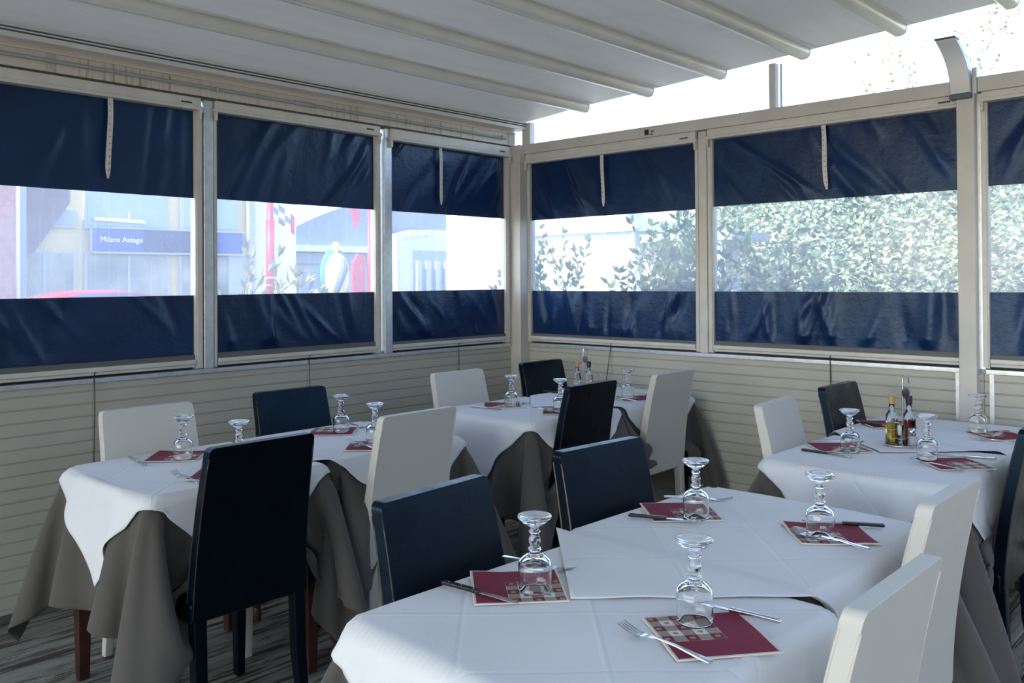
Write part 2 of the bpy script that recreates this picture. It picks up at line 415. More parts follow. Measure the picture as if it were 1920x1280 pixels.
# ------------------------------------------------------------------ posts
def post(name, x0, x1, y0, y1, z0, z1, mat, lab, bev=.004):
    bm = BM(); box(bm, x0, x1, y0, y1, z0, z1); o = struct(name, bm, mat, lab, 'post', bevel=bev); return o
post('trim_6', -2.397, -2.345, -.016, .05, 1.018, 2.385, 'alu', 'bare metal post between the first and second blinds of the left wall')
post('trim_7', -1.231, -1.171, -.016, .05, 1.018, 2.385, 'alu', 'bare metal post between the second and third blinds of the left wall')
post('trim_8', -.092, .06, -.092, .06, 0, 2.40, 'beam', 'cream corner post where the two blind walls meet')
post('trim_9', -.016, .05, -1.513, -1.459, 1.018, 2.335, 'frame', 'slim cream post between the two nearest blinds of the right wall')
post('trim_10', -.05, .06, -2.972, -2.893, 0, 2.335, 'beam', 'big cream post standing on the right wall under the curved bracket')
bm = BM(); box(bm, -.012, .05, -3.000, -2.973, 1.018, 2.335); struct('trim_11', bm, 'alu', 'dark metal slot on the right side of the big cream post', 'post')
post('trim_12', -3.86, -3.80, -.016, .05, 1.018, 2.385, 'alu', 'metal post left of the first blind of the left wall')
post('trim_13', -6.26, -6.16, -.04, .06, 0, 2.50, 'beam', 'cream end post of the added unseen stretch of the left wall')
post('trim_14', -.05, .06, -4.68, -4.56, 0, 2.40, 'beam', 'cream end post of the right wall')

# beams over the blinds
bm = BM(); box(bm, -.045, .07, -2.885, -.02, 2.338, 2.405); struct('trim_15', bm, 'beam', 'long cream beam over the blinds of the right wall', 'beam', bevel=.004)
bm = BM(); box(bm, -.045, .07, -4.6, -2.985, 2.338, 2.41); struct('trim_16', bm, 'beam', 'cream beam over the rightmost blind, right of the bracket', 'beam', bevel=.004)
# small inspection sticker on the beam
bm = BM(); box(bm, -.0475, -.045, -1.13, -1.10, 2.352, 2.385); box(bm, -.0475, -.045, -1.16, -1.14, 2.350, 2.356); box(bm, -.0475, -.045, -1.168, -1.145, 2.368, 2.374)
tag(obj('sticker', bm, 'dark'), 'small dark square sticker on the cream beam of the right wall', 'sticker')
# left fascia, groove, painted light strip and gutter
bm = BM(); box(bm, -6.2, -.05, -.012, .07, 2.402, 2.492); struct('trim_17', bm, 'fascia', 'stained cream fascia above the blinds of the left wall', 'fascia')
bm = BM(); box(bm, -6.2, -.05, .0, .06, 2.386, 2.402); struct('trim_18', bm, 'seam', 'dark groove between fascia and blind boxes on the left wall', 'groove')
bm = BM(); box(bm, -6.2, -.05, -.022, -.012, 2.484, 2.492); struct('trim_19', bm, 'frame', 'thin white edge strip over the stained fascia', 'strip')
bm = BM()
def gut(bm, z0, z1, y0, y1): box(bm, -11.0, -.02, y0, y1, z0, z1)
gut(bm, 2.506, 2.530, -.10, .0)
gut(bm, 2.536, 2.543, -.105, .0)
gut(bm, 2.549, 2.560, -.11, .0)
struct('trim_20', bm, 'gutter', 'stacked grey gutter rails where the roof meets the left wall', 'gutter', bevel=.002)
bm = BM(); box(bm, -11.0, -.02, -.085, .0, 2.510, 2.556); struct('trim_21', bm, 'dark', 'dark slots between the gutter rails', 'gutter slot')
bm = BM(); box(bm, -6.2, -.02, .02, .07, 2.492, 2.56); struct('trim_22', bm, simple('warm_light_paint', (.50, .38, .26), .6), 'board painted warm as the orange light in the gap above the left fascia', 'board')  # strip of orange light put into the colour of this box
bm = BM(); box(bm, -.03, .02, -.135, -.06, 2.405, 2.56); struct('trim_23', bm, 'frame', 'white end plate of the gutter over the corner', 'plate', bevel=.002)

# conduit pipe with clips and couplings
t = thing('conduit_pipe', 'thin grey conduit pipe clipped along the fascia over the left blinds', 'pipe')
bm = BM(); tube(bm, [(-6.1, -.026, 2.447), (-3.3, -.026, 2.449), (-2.1, -.026, 2.446), (-1.0, -.026, 2.444), (-.16, -.026, 2.443)], .0085, 12); obj('pipe', bm, 'conduit', t, smooth=True)
for x in (-4.3, -2.33, -1.05, -.20):
    bm = BM(); box(bm, x - .006, x + .006, -.040, -.012, 2.434, 2.459); obj('clip', bm, 'conduit', t, bevel=.003)
bm = BM(); tube(bm, [(-1.86, -.026, 2.4455), (-1.74, -.026, 2.4455)], .0115, 12); obj('coupling', bm, 'conduit', t, smooth=True)

# ------------------------------------------------------------------ roof
SL = .0583
def rz_(y): return 2.564 - SL * (y + .603)      # underside of the bars
XE = -.0
bars = [-.603 - .504 * k for k in range(9)]
bm = BM(); nx = 60
edges = [-.06] + bars + [-5.1]
for ya, yb in zip(edges, edges[1:]):
    n = 10; rows = []
    for j in range(n + 1):
        t = j / n; y = ya + (yb - ya) * t
        sag = -.006 * math.sin(PI * t)
        zz = rz_(y) + .055 + sag
        if ya > -.1: y = .01 + (yb - .01) * t; zz = 2.561 + (rz_(yb) + .055 - 2.561) * (t ** .8) + sag
        rows.append([(y, zz)])
    V = []
    for j in range(n + 1):
        y, z = rows[j][0]; row = []
        for i in range(nx + 1):
            x = -11.0 + (11.0 + XE) * i / nx
            row.append(bm.verts.new((x, y, z + .0018 * math.sin(x * 3.1 + y * 5))))
        V.append(row)
    for j in range(n):
        for i in range(nx): bm.faces.new((V[j][i], V[j][i + 1], V[j + 1][i + 1], V[j + 1][i]))
bmesh.ops.remove_doubles(bm, verts=bm.verts, dist=.0005)
struct('ceiling', bm, 'roof', 'pale grey fabric canopy stretched over cream bars overhead', 'ceiling', smooth=True)
t = None
for k, yb in enumerate(bars):
    t = thing('roof_bar', 'cream rounded roof bar', 'roof bar', (0, yb, rz_(yb)), 0, 'parallel cream bars under the fabric roof')
    t['kind'] = 'structure'
    names = ['nearest the left wall gutter', 'second from the left wall gutter', 'third from the left wall gutter', 'fourth from the left wall gutter', 'fifth from the left wall gutter', 'sixth, at the top right corner of the view']
    t['label'] = 'cream rounded roof bar, ' + names[k] if k < 6 else 'cream rounded roof bar overhead behind the camera'
    bm = BM(); prof = [(-.036, .052), (-.036, .030), (-.030, .012), (-.018, .002), (0, 0), (.018, .002), (.030, .012), (.036, .030), (.036, .052)]
    loft(bm, [[(x, p[0], p[1] - p[0] * SL) for p in prof] for x in (-10.98, -.012)])
    obj('tube_profile', bm, 'roofbar', t, smooth=False, bevel=.003)
    bm = BM()
    for s, w_ in ((-1, .052), (1, .052)):
        a, b = sorted((s * .034, s * (.034 + .03)))
        box(bm, -10.98, -.012, a, b, .0465 - s * .05 * SL, .0515 - s * .05 * SL)
    obj('flange', bm, 'roofbar', t)
    bm = BM(); prof2 = [(p[0] * 1.04, p[1]) for p in prof]
    loft(bm, [[(x, p[0], p[1] - p[0] * SL) for p in prof2] for x in (-.012, -.002)])
    obj('end_cap', bm, 'frame', t, bevel=.002)
# short steel uprights between the beam and the roof edge
bm = BM(); box(bm, -.02, .02, -1.955, -1.915, 2.405, 2.66); struct('trim_24', bm, 'frame', 'short white upright between the right beam and the roof edge', 'upright', bevel=.002)
bm = BM(); box(bm, .02, .03, -1.975, -1.963, 2.405, 2.66); struct('trim_25', bm, 'alu', 'thin metal rod beside the short white upright', 'rod')
# far guide rail carrying the roof above the right wall edge, hidden side of the canopy hem
bm = BM(); 
loft(bm, [[(XE - .004, y, rz_(y) + .050), (XE + .012, y, rz_(y) + .050), (XE + .012, y, rz_(y) + .066), (XE - .004, y, rz_(y) + .066)] for y in (-.1, -5.08)])
struct('trim_26', bm, 'roofbar', 'thin hem strip along the open edge of the fabric roof', 'hem')

# curved bracket over the big post
t = thing('curved_bracket', 'silver curved metal bracket rising from the big cream post on the right wall', 'bracket', (0, 0, 0))
bm = BM(); secs = []
for i in range(15):
    q = i / 14; z = 2.335 + .262 * q; yc = -2.918 + .052 * q ** 2.3; xo = -.075 - .05 * q ** 2
    secs.append([(xo, yc - .045, z), (xo, yc + .045, z), (xo + .07, yc + .045, z), (xo + .07, yc - .045, z)])
loft(bm, secs); obj('curved_plate', bm, 'bracket', t, bevel=.004)
bm = BM(); box(bm, -.078, .0, -2.966, -2.870, 2.310, 2.336); obj('lower_cap', bm, 'bracketcap', t, bevel=.005)
bm = BM(); q = secs[-1]; box(bm, q[0][0] - .002, q[0][0] + .072, q[0][1] - .002, q[1][1] + .002, q[0][2], q[0][2] + .008); obj('upper_cap', bm, 'bracketcap', t, bevel=.002)
bm = BM(); box(bm, -.05, .03, -2.985, -2.963, 2.33, 2.455); obj('side_block', bm, 'bracket', t, bevel=.003)

# ------------------------------------------------------------------ roller blinds in their frames
def fold_field(seed, n, w_, h_, ang, spread, amp, wid):
    r_ = random.Random(seed); L = []
    for _ in range(n):
        L.append((r_.uniform(-.05, 1.05) * w_, r_.uniform(0, 1) * h_, math.radians(ang + r_.uniform(-spread, spread)), r_.uniform(.35, 1) * amp * r_.choice((1, 1, -1)), r_.uniform(.6, 1.6) * wid, r_.uniform(.25, .8) * max(h_, .3)))
    def f(s, z):
        v = 0
        for (a, b, th, A, W, Ln) in L:
            dx, dz = s - a, z - b
            al = dx * math.cos(th) + dz * math.sin(th); ac = -dx * math.sin(th) + dz * math.cos(th)
            v += A * math.exp(-(ac / W) ** 2) * math.exp(-(al / Ln) ** 2)
        return v
    return f
def band(axis, a0, a1, z0, z1, off, f, nx, nz, slope=0):
    """grid sheet in the wall plane; f displaces it towards the room, pinned at the sides"""
    bm = BM(); V = []; w_ = a1 - a0; h_ = z1 - z0
    for j in range(nz + 1):
        row = []
        for i in range(nx + 1):
            s = w_ * i / nx; z = h_ * j / nz
            e = min(1, 14 * min(i / nx, 1 - i / nx))
            dd = -(off * -1) - f(s, z) * e
            zz = z0 + z + slope * (s / w_) * (1 - j / nz if slope else 0)
            if axis == 'y': row.append(bm.verts.new((a0 + s, dd, zz)))
            else: row.append(bm.verts.new((dd, a0 + s, zz)))
        V.append(row)
    for j in range(nz):
        for i in range(nx): bm.faces.new((V[j][i], V[j][i + 1], V[j + 1][i + 1], V[j + 1][i]))
    return bm
def strap_mesh(axis, a, z0, z1, seed, tilt):
    bm = BM(); n = 14; r_ = random.Random(seed); A = []
    ph = r_.uniform(0, 6)
    for i in range(n + 1):
        q = i / n; z = z1 + (z0 - z1) * q; c = a + tilt * q + .004 * math.sin(q * 5 + ph); wd = .0125 if i < n - 1 else (.010 if i == n - 1 else .004)
        dd = -.014 - .010 * math.sin(q * PI * .9)
        A.append([(c - wd, dd, z), (c + wd, dd, z), (c + wd, dd - .003, z), (c - wd, dd - .003, z)])
    if axis == 'x': A = [[(p[1], p[0], p[2]) for p in s] for s in A]
    loft(bm, A)
    return bm
def strap_holes(axis, a, z0, z1, tilt):
    for i in range(1, 12):
        bm = BM()
        q = i / 12; z = z1 + (z0 - z1) * q; c = a + tilt * q; dd = -.0175 - .010 * math.sin(q * PI * .9)
        if axis == 'y': box(bm, c - .002, c + .002, dd - .0008, dd, z - .0028, z + .0028)
        else: box(bm, dd - .0008, dd, c - .002, c + .002, z - .0028, z + .0028)
        yield bm
WIN = [  # name, axis, from, to, top, up-bottom, seam, low-bottom, strap pos, strap tilt, label, angle
    (1, 'y', -2.440, -3.790, 2.325, 1.884, 1.392, 1.092, -2.867, -.008, 'navy roller blind with clear band, leftmost on the left wall, red car behind it', 75, True),
    (2, 'y', -1.293, -2.321, 2.329, 1.888, 1.392, 1.095, None, 0, 'navy roller blind with clear window band, second on the left wall, without a strap', 62, False),
    (3, 'y', -.147, -1.169, 2.316, 1.888, 1.394, 1.085, -.772, .006, 'navy roller blind with clear window band, left wall beside the corner post', 60, True),
    (4, 'x', -1.430, -.112, 2.272, 1.876, 1.383, 1.085, -.750, -.009, 'navy roller blind with clear window band, right wall beside the corner post', 52, True),
    (5, 'x', -2.893, -1.548, 2.280, 1.884, 1.383, 1.092, -2.221, -.022, 'navy roller blind with clear window band, wide one before the hedge', 50, True),
    (6, 'x', -4.520, -3.018, 2.292, 1.892, 1.385, 1.088, None, 0, 'navy roller blind with clear window band, rightmost and cut off by the view', 125, False),
    (7, 'y', -3.880, -5.00, 2.325, 1.884, 1.392, 1.092, None, 0, 'navy roller blind added beyond the left edge of the view to block the sun', 75, False),  # unseen blinds, added so the sun misses the left seats
    (8, 'y', -5.06, -6.14, 2.325, 1.884, 1.392, 1.092, None, 0, 'navy roller blind added unseen at the far left end of the left wall to block the sun', 75, False)]
for (n, ax, a1, a0, top, ub, seam, lb, sp_, tilt, lab, ang, lg) in WIN:
    if ax == 'x': a0, a1 = a1, a0
    a0, a1 = min(a0, a1), max(a0, a1); W_ = a1 - a0
    def bx(bm, p, q, d0, d1, z0, z1):
        if ax == 'y': box(bm, p, q, d0, d1, z0, z1)
        else: box(bm, d0, d1, p, q, z0, z1)
    ztop = 2.386 if ax == 'y' else 2.338
    # window frame: the two side guides, structure
    bm = BM(); g = .040 if ax == 'y' else .034
    gl = .026 if n in (2, 3) else g; gr_ = g
    if ax == 'x': gl, gr_ = (.026 if n == 5 else .03), .034
    for p, q in ((a0 - gl, a0), (a1, a1 + gr_)):
        bx(bm, p, q, -.008, .045, 1.022, top); bx(bm, p + .006, q - .006, -.013, -.008, 1.03, top - .01)
    fr = struct('window_%d' % n, bm, 'frame', 'cream side guides holding the ' + lab.replace('navy roller', 'navy'), 'window frame', bevel=.002)
    bl = thing('roller_blind', lab, 'blind', ((a0 + a1) / 2 if ax == 'y' else 0, 0 if ax == 'y' else (a0 + a1) / 2, 1.03), 0, 'navy roller blinds with clear bands')
    inv = Matrix.Translation(-Vector(bl.location))
    def part(name, bm, mats, **k):
        bm.transform(inv); return obj(name, bm, mats, bl, **k)
    bm = BM(); bx(bm, a0 - .02, a1 + .02, -.035, .05, top, ztop); bx(bm, a0 - .03, a1 + .03, -.042, .045, top - .002, top + .016); part('cassette', bm, 'frame', bevel=.004)
    if n <= 6:
        bm = BM(); e = a1 - .01 if ax == 'y' else a0 + .01; s = 1 if ax == 'x' else -1
        for k in range(6): bx(bm, *sorted((e + s * (.02 + k * .0095), e + s * (.0275 + k * .0095))), -.0365, -.035, top + .027, top + .035)
        part('maker_mark', bm, 'dark')
    if n < 7:
        f1 = fold_field(n * 7 + 1, (12 if n != 2 else 15) if ax == 'y' else 18, W_, top - ub, ang if n != 1 else 82, 16, .017, .026)
        f2 = fold_field(n * 13 + 5, 16 if ax == 'y' else 26, W_, seam - lb, 115 if ax == 'y' else 100, 24, .014 if ax == 'y' else .019, .024)
    else: f1 = f2 = lambda s, z: 0
    wob = fold_field(n + 90, 5, W_, 1, 80, 60, .006, .16)
    F1 = lambda s, z: f1(s, z) + wob(s, z + .8); F2 = lambda s, z: (f2(s, z) + wob(s, z)) * min(1, max(0, z - .012) * 20)
    part('upper_band', band(ax, a0, a1, ub, top + .01, .012, F1, 110, 44), 'navy', smooth=True, recalc=False)
    part('hem_seam', band(ax, a0, a1, ub - .001, ub + .012, .010, lambda s, z: F1(s, z), 60, 1), 'navy', smooth=True, recalc=False)
    part('clear_panel', band(ax, a0, a1, seam, ub + .002, .014, wob, 50, 14), 'clear' + ax, smooth=True, recalc=False)
    part('lower_band', band(ax, a0, a1, lb - .01, seam, .012, F2, 110, 34), 'navy', smooth=True, recalc=False)
    bm = BM(); bx(bm, a0 + .003, a1 - .003, -.003, .020, 1.06, lb); part('grey_hem', bm, 'hem')
    bm = BM(); bx(bm, a0 + .002, a1 - .002, -.018, .03, 1.045, 1.068); bx(bm, a0 + .002, a1 - .002, -.010, .03, 1.030, 1.045); part('bottom_bar', bm, 'frame', bevel=.004)
    if sp_ is not None:
        z0 = 1.945 if ax == 'y' else 1.932
        s = part('strap', strap_mesh(ax, sp_, z0, top + .004, n, tilt), 'strap', bevel=.001)
        for hb in strap_holes(ax, sp_, z0 + .01, top, tilt): part('strap_hole', hb, 'dark')
    if n in (3, 4):
        for a in ((a0 - .03) if n == 4 else (a1 + .03),):
            pass
    # hook brackets under the cassette ends
    for e in (a0 - .022, a1 + .010):
        bm = BM(); bx(bm, e, e + .012, -.040, -.010, top - .045, top + .02); part('end_hook', bm, 'frame', bevel=.003)
bm = BM(); box(bm, -6.2, -.1, .03, .05, 1.018, 1.032); box(bm, .03, .05, -4.6, -.1, 1.018, 1.032)
struct('trim_27', bm, 'dark', 'dark gap between the sill and the blinds', 'gap')

# ------------------------------------------------------------------ tables
TOP = .768
def table(x, y, hw, hd, kind, label, rz=0):
    t = thing('dining_table', label, 'table', (x, y, 0), rz)
    bm = BM(); rr_ = .05; a_, b_ = hw - .018 - rr_, hd - .018 - rr_
    prism(bm, [(sx * a_ + rr_ * math.cos(q), sy * b_ + rr_ * math.sin(q)) for sx, sy, q0 in ((1, 1, 0), (-1, 1, PI / 2), (-1, -1, PI), (1, -1, 1.5 * PI)) for q in (q0, q0 + PI / 6, q0 + PI / 3, q0 + PI / 2)], 2, .728, TOP - .012)
    obj('tabletop', bm, 'tabletop', t, bevel=.004)
    bm = BM(); i = .045
    box(bm, -hw + i, hw - i, -hd + i, -hd + i + .02, .65, .728); box(bm, -hw + i, hw - i, hd - i - .02, hd - i, .65, .728)
    box(bm, -hw + i, -hw + i + .02, -hd + i, hd - i, .65, .728); box(bm, hw - i - .02, hw - i, -hd + i, hd - i, .65, .728)
    obj('apron', bm, 'legblack' if kind == 'black' else 'wood', t)
    for sx in (-1, 1):
        for sy in (-1, 1):
            cx, cy = sx * (hw - .055), sy * (hd - .055); bm = BM()
            if kind == 'turned':
                pr = [(0, 0), (.017, 0), (.021, .03), (.015, .06), (.027, .085), (.030, .105), (.022, .125), (.016, .14), (.026, .16), (.032, .185), (.030, .21), (.018, .24), (.022, .25), (.017, .26), (.023, .33), (.030, .42), (.033, .47), (.022, .50), (.030, .515), (.030, .53), (.020, .545), (.027, .56), (.030, .60), (0, .60)]
                lathe(bm, pr, 20, cx, cy); box(bm, cx - .032, cx + .032, cy - .032, cy + .032, .595, .728)
                obj('leg', bm, 'turned', t, smooth=True, bevel=.001)
            else:
                a, b = .019, .031
                loft(bm, [[(cx - q, cy - q, z), (cx + q, cy - q, z), (cx + q, cy + q, z), (cx - q, cy + q, z)] for q, z in ((a, 0), (b, .65), (b, .728))])
                obj('leg', bm, 'legblack' if kind == 'black' else 'wood', t, bevel=.003)
    return t
# x, y, rotation, leg kind
TB = {
 'L1': (-3.000, -1.090, 0, 'plain', 'square table with reddish brown legs at far left, white chair behind it'),
 'L2': (-2.276, -1.080, 0, 'turned', 'square table with turned legs by the left wall, between two chairs'),
 'K1': (-1.125, -1.085, -3, 'black', 'square table with black legs near the corner, left half of the pair'),
 'K2': (-.420, -1.105, -3, 'black', 'square table with black legs in the corner holding the cruet stand'),
 'F1': (-3.165, -3.065, -2, 'plain', 'nearest square table in the foreground'),
 'F2': (-2.392, -3.015, -2, 'plain', 'foreground square table whose cloth overlaps the nearest one'),
 'R1': (-1.190, -2.955, -1, 'turned', 'square table with turned legs by the right wall, cruet stand on it'),
 'R2': (-.460, -2.925, -1, 'turned', 'square table pushed against the right wall by the big post')}
HW, HD = .352, .345
TS = {'F1': (.378, .345), 'F2': (.378, .345)}
for k, (x, y, rz, kind, lab) in TB.items():
    hw, hd = TS.get(k, (HW, HD)); table(x, y, hw, hd, kind, lab, math.radians(rz))

# ---- cloth drape: position based cloth on a table, numpy
def drape(seed, hw, hd, side=1.54, neigh=True):
    R = np.random.RandomState(seed); lim = hw + .010; e = .003
    def relax(P, n, steps, iters, ramp0, dt, damp, kick):
        g = (np.arange(n) - (n - 1) / 2) * side / (n - 1); L = side / (n - 1); U, V = np.meshgrid(g, g, indexing='ij')
        if P is None:
            P = np.stack([U, V, np.full_like(U, TOP + .002)], -1); P[..., 2] += R.uniform(0, .002, U.shape)
            if neigh:                               # this side starts out hanging in the gap between the tables
                h_ = U > hw + .004; P[..., 2] = np.where(h_, TOP + .002 - (U - hw - .004), P[..., 2]); P[..., 0] = np.where(h_, hw + .006, P[..., 0])
        pin = ((np.abs(U) < hw - .022) & (np.abs(V) < hd - .022)).reshape(-1)
        F = P.reshape(-1, 3).copy(); base = np.stack([U, V, np.full_like(U, TOP + .001)], -1).reshape(-1, 3)[pin]
        links = []
        for di, dj, k in ((1, 0, 1.), (0, 1, 1.), (1, 1, .5), (1, -1, .5), (2, 0, .12), (0, 2, .12), (4, 0, .02), (0, 4, .02)):
            for par in (0, 1):
                I, J = np.meshgrid(np.arange(0, n - di), np.arange(max(0, -dj), n - max(0, dj)), indexing='ij')
                sel = ((I // di if di else J // abs(dj)) % 2) == par; I, J = I[sel], J[sel]
                links.append((I * n + J, (I + di) * n + J + dj, L * math.hypot(di, dj), k))
        O = F.copy()
        for s in range(steps):
            rp = ramp0 + s / 110.; vel = (F - O) * damp; O = F.copy(); F = F + vel; F[:, 2] -= 9.8 * dt * dt
            if kick and s < 90: F[:, :2] += R.normal(0, kick, (len(F), 2))
            for it in range(iters):
                for (a, b, rest, k) in links:
                    dd = F[b] - F[a]; ln = np.sqrt((dd * dd).sum(1)) + 1e-9
                    cor = dd * ((ln - rest) / ln * .5 * k)[:, None]; F[a] += cor; F[b] -= cor
                F[pin] = base
            x, y, z = F[:, 0], F[:, 1], F[:, 2]
            ins = (np.abs(x) < hw + e) & (np.abs(y) < hd + e) & (z < TOP + .001)
            dx = hw + e - np.abs(x); dy = hd + e - np.abs(y); dz = TOP + .001 - z
            up = ins & (dz < .03) & (dz < np.minimum(dx, dy) + .006); z[up] = TOP + .001
            sx = ins & ~up & (dx <= dy); x[sx] = np.sign(x[sx]) * (hw + e)
            sy = ins & ~up & (dx > dy); y[sy] = np.sign(y[sy]) * (hd + e)
            if neigh: np.minimum(x, lim, out=x)
            # chairs tucked in on both y sides: a seat to rest on, a backrest that holds the cloth in
            m = (np.abs(x) < .20) & (np.abs(y) > hd - .19) & (z < .480) & (z > .40) & (rp > .2); z[m] = .480
            my = .80 - (.80 - hd - .055) * min(1, rp)
            m = (np.abs(x) < .19) & (np.abs(y) > my) & (z < TOP); y[m] = np.sign(y[m]) * my
            np.maximum(z, .012, out=z)
        return F.reshape(n, n, 3), g
    A, g = relax(None, 56, 230, 13, 0, .0085, .96, .0004)
    n = 56; up = np.zeros((2 * n - 1, n, 3)); up[::2] = A; up[1::2] = (A[1:] + A[:-1]) / 2
    u2_ = np.zeros((2 * n - 1, 2 * n - 1, 3)); u2_[:, ::2] = up; u2_[:, 1::2] = (up[:, 1:] + up[:, :-1]) / 2
    return relax(u2_, 2 * n - 1, 34, 10, 2., .006, .85, 0)
def sample(G, g, u_, v_):
    n = len(g); L = g[1] - g[0]; a = np.clip((u_ - g[0]) / L, 0, n - 1.001); b = np.clip((v_ - g[0]) / L, 0, n - 1.001)
    i = a.astype(int); j = b.astype(int); fa = (a - i)[..., None]; fb = (b - j)[..., None]
    return (G[i, j] * (1 - fa) + G[i + 1, j] * fa) * (1 - fb) + (G[i, j + 1] * (1 - fa) + G[i + 1, j + 1] * fa) * fb
def cloth_obj(name, pts, mat, label, cat, loc, rz, thick, group, uv=None):
    n, m = pts.shape[:2]; bm = BM()
    V = [[bm.verts.new(pts[i, j]) for j in range(m)] for i in range(n)]
    uvl = bm.loops.layers.uv.new('UVMap')
    for i in range(n - 1):
        for j in range(m - 1):
            f = bm.faces.new((V[i][j], V[i + 1][j], V[i + 1][j + 1], V[i][j + 1]))
            for lp, (a, b) in zip(f.loops, ((i, j), (i + 1, j), (i + 1, j + 1), (i, j + 1))): lp[uvl].uv = (a / (n - 1), b / (m - 1))
    bmesh.ops.recalc_face_normals(bm, faces=bm.faces)
    if sum(f.normal.z for f in bm.faces) < 0: bmesh.ops.reverse_faces(bm, faces=bm.faces)
    o = obj(name, bm, mat, None, smooth=True, loc=loc, rot=(0, 0, rz), recalc=False)
    md = o.modifiers.new('solid', 'SOLIDIFY'); md.thickness = thick; md.offset = 1
    tag(o, label, cat, group); return o
DR = {}
for key, seed, (hw, hd) in (('a', 4, (HW, HD)), ('b', 11, (HW, HD)), ('c', 21, (.378, .345))):
    DR[key] = drape(seed, hw, hd)
def white_pts(G, g, hw, hd, over, hx=.705, n=96, seed=0):
    """topcloth: a square turned by 45 degrees lying on the draped undercloth"""
    r_ = random.Random(seed); ph = [r_.uniform(0, 6) for _ in range(4)]; eps = .012
    s_, t_ = np.meshgrid(np.linspace(-1, 1, n), np.linspace(-1, 1, n), indexing='ij'); U = (s_ + t_) * hx / 2; V = (s_ - t_) * hx / 2
    P = sample(G, g, U, V)
    nn = np.cross(sample(G, g, U + eps, V) - sample(G, g, U - eps, V), sample(G, g, U, V + eps) - sample(G, g, U, V - eps))
    nn /= np.linalg.norm(nn, axis=-1, keepdims=True) + 1e-9
    top = (np.abs(U) < hw - .012) & (np.abs(V) < hd - .012); nn[top] = (0, 0, 1)
    P = P + nn * np.where(top, .006, .0105)[..., None]
    if over:                                    # this tip lies flat on the neighbouring table top
        k = np.clip((U - hw + .05) / .05, 0, 1)[..., None]
        flat = np.stack([U * .995, V, TOP + .0135 + .0008 * np.sin(U * 26 + ph[0]) + .0012 * np.sin(V * 31 + U * 12 + ph[1])], -1)
        P = flat * k + P * (1 - k)
    P[..., 2] += np.where(top, .0009 * np.sin(U * 17 + V * 9 + ph[2]) + .0007 * np.sin(V * 23 - U * 14 + ph[3]), 0)
    return P
GG = 'taupe undercloths on the tables'; GW = 'white topcloths laid as diamonds'
CL = {  # key: drape, mirror x, mirror y, overlapping tip, labels
 'L1': ('a', 0, 0, 0, 'taupe undercloth hanging in folds from the leftmost table', 'white topcloth with a pointed tip hanging from the leftmost table'),
 'L2': ('b', 1, 0, 1, 'taupe undercloth of the second table along the left wall', 'white topcloth of the second table along the left wall, between black and white chairs'),
 'K1': ('b', 0, 1, 0, 'taupe undercloth with a pleated front corner on the left corner table', 'white topcloth hanging low on the left side of the corner table pair'),
 'K2': ('a', 1, 1, 1, 'taupe undercloth on the table deepest in the corner', 'white topcloth under the corner cruet stand'),
 'F1': ('c', 0, 1, 0, 'taupe undercloth of the nearest foreground table', 'white topcloth of the nearest foreground table, its near side bright'),
 'F2': ('c', 1, 0, 1, 'taupe undercloth of the second foreground table', 'wrinkled white topcloth whose tip lies over the nearest foreground table'),
 'R1': ('a', 0, 1, 0, 'taupe undercloth hanging in long folds by the right hand chairs', 'white topcloth under the cruet stand of the right table'),
 'R2': ('b', 1, 1, 1, 'taupe undercloth of the table against the right wall', 'white topcloth of the table against the right wall by the big post')}
for k, (dk, mx, my, over, lg, lw) in CL.items():
    x, y, rz, kind, _ = TB[k]; G, g = DR[dk]; hw, hd = TS.get(k, (HW, HD))
    W_ = white_pts(G, g, hw, hd, over, hx=.755 if k[0] == 'F' else .678, seed=hash(k) % 1 + len(k) + ord(k[0]) + ord(k[1]))
    sc = np.array([-1. if mx else 1., -1. if my else 1., 1.]); G = G * sc; W_ = W_ * sc
    if k in ('K2', 'R2'):                       # the wall stops the cloth
        lim = -x - .034
        G[..., 0] = np.where(G[..., 0] > lim - .006, lim - .006 - .004 * np.sin(G[..., 1] * 40), G[..., 0]); W_[..., 0] = np.minimum(W_[..., 0], lim - .001)
    cloth_obj('undercloth', G, 'greycloth', lg, 'tablecloth', (x, y, 0), math.radians(rz), .0015, GG)
    cloth_obj('topcloth', W_, 'whitecloth', lw, 'tablecloth', (x, y, 0), math.radians(rz), .0012, GW)

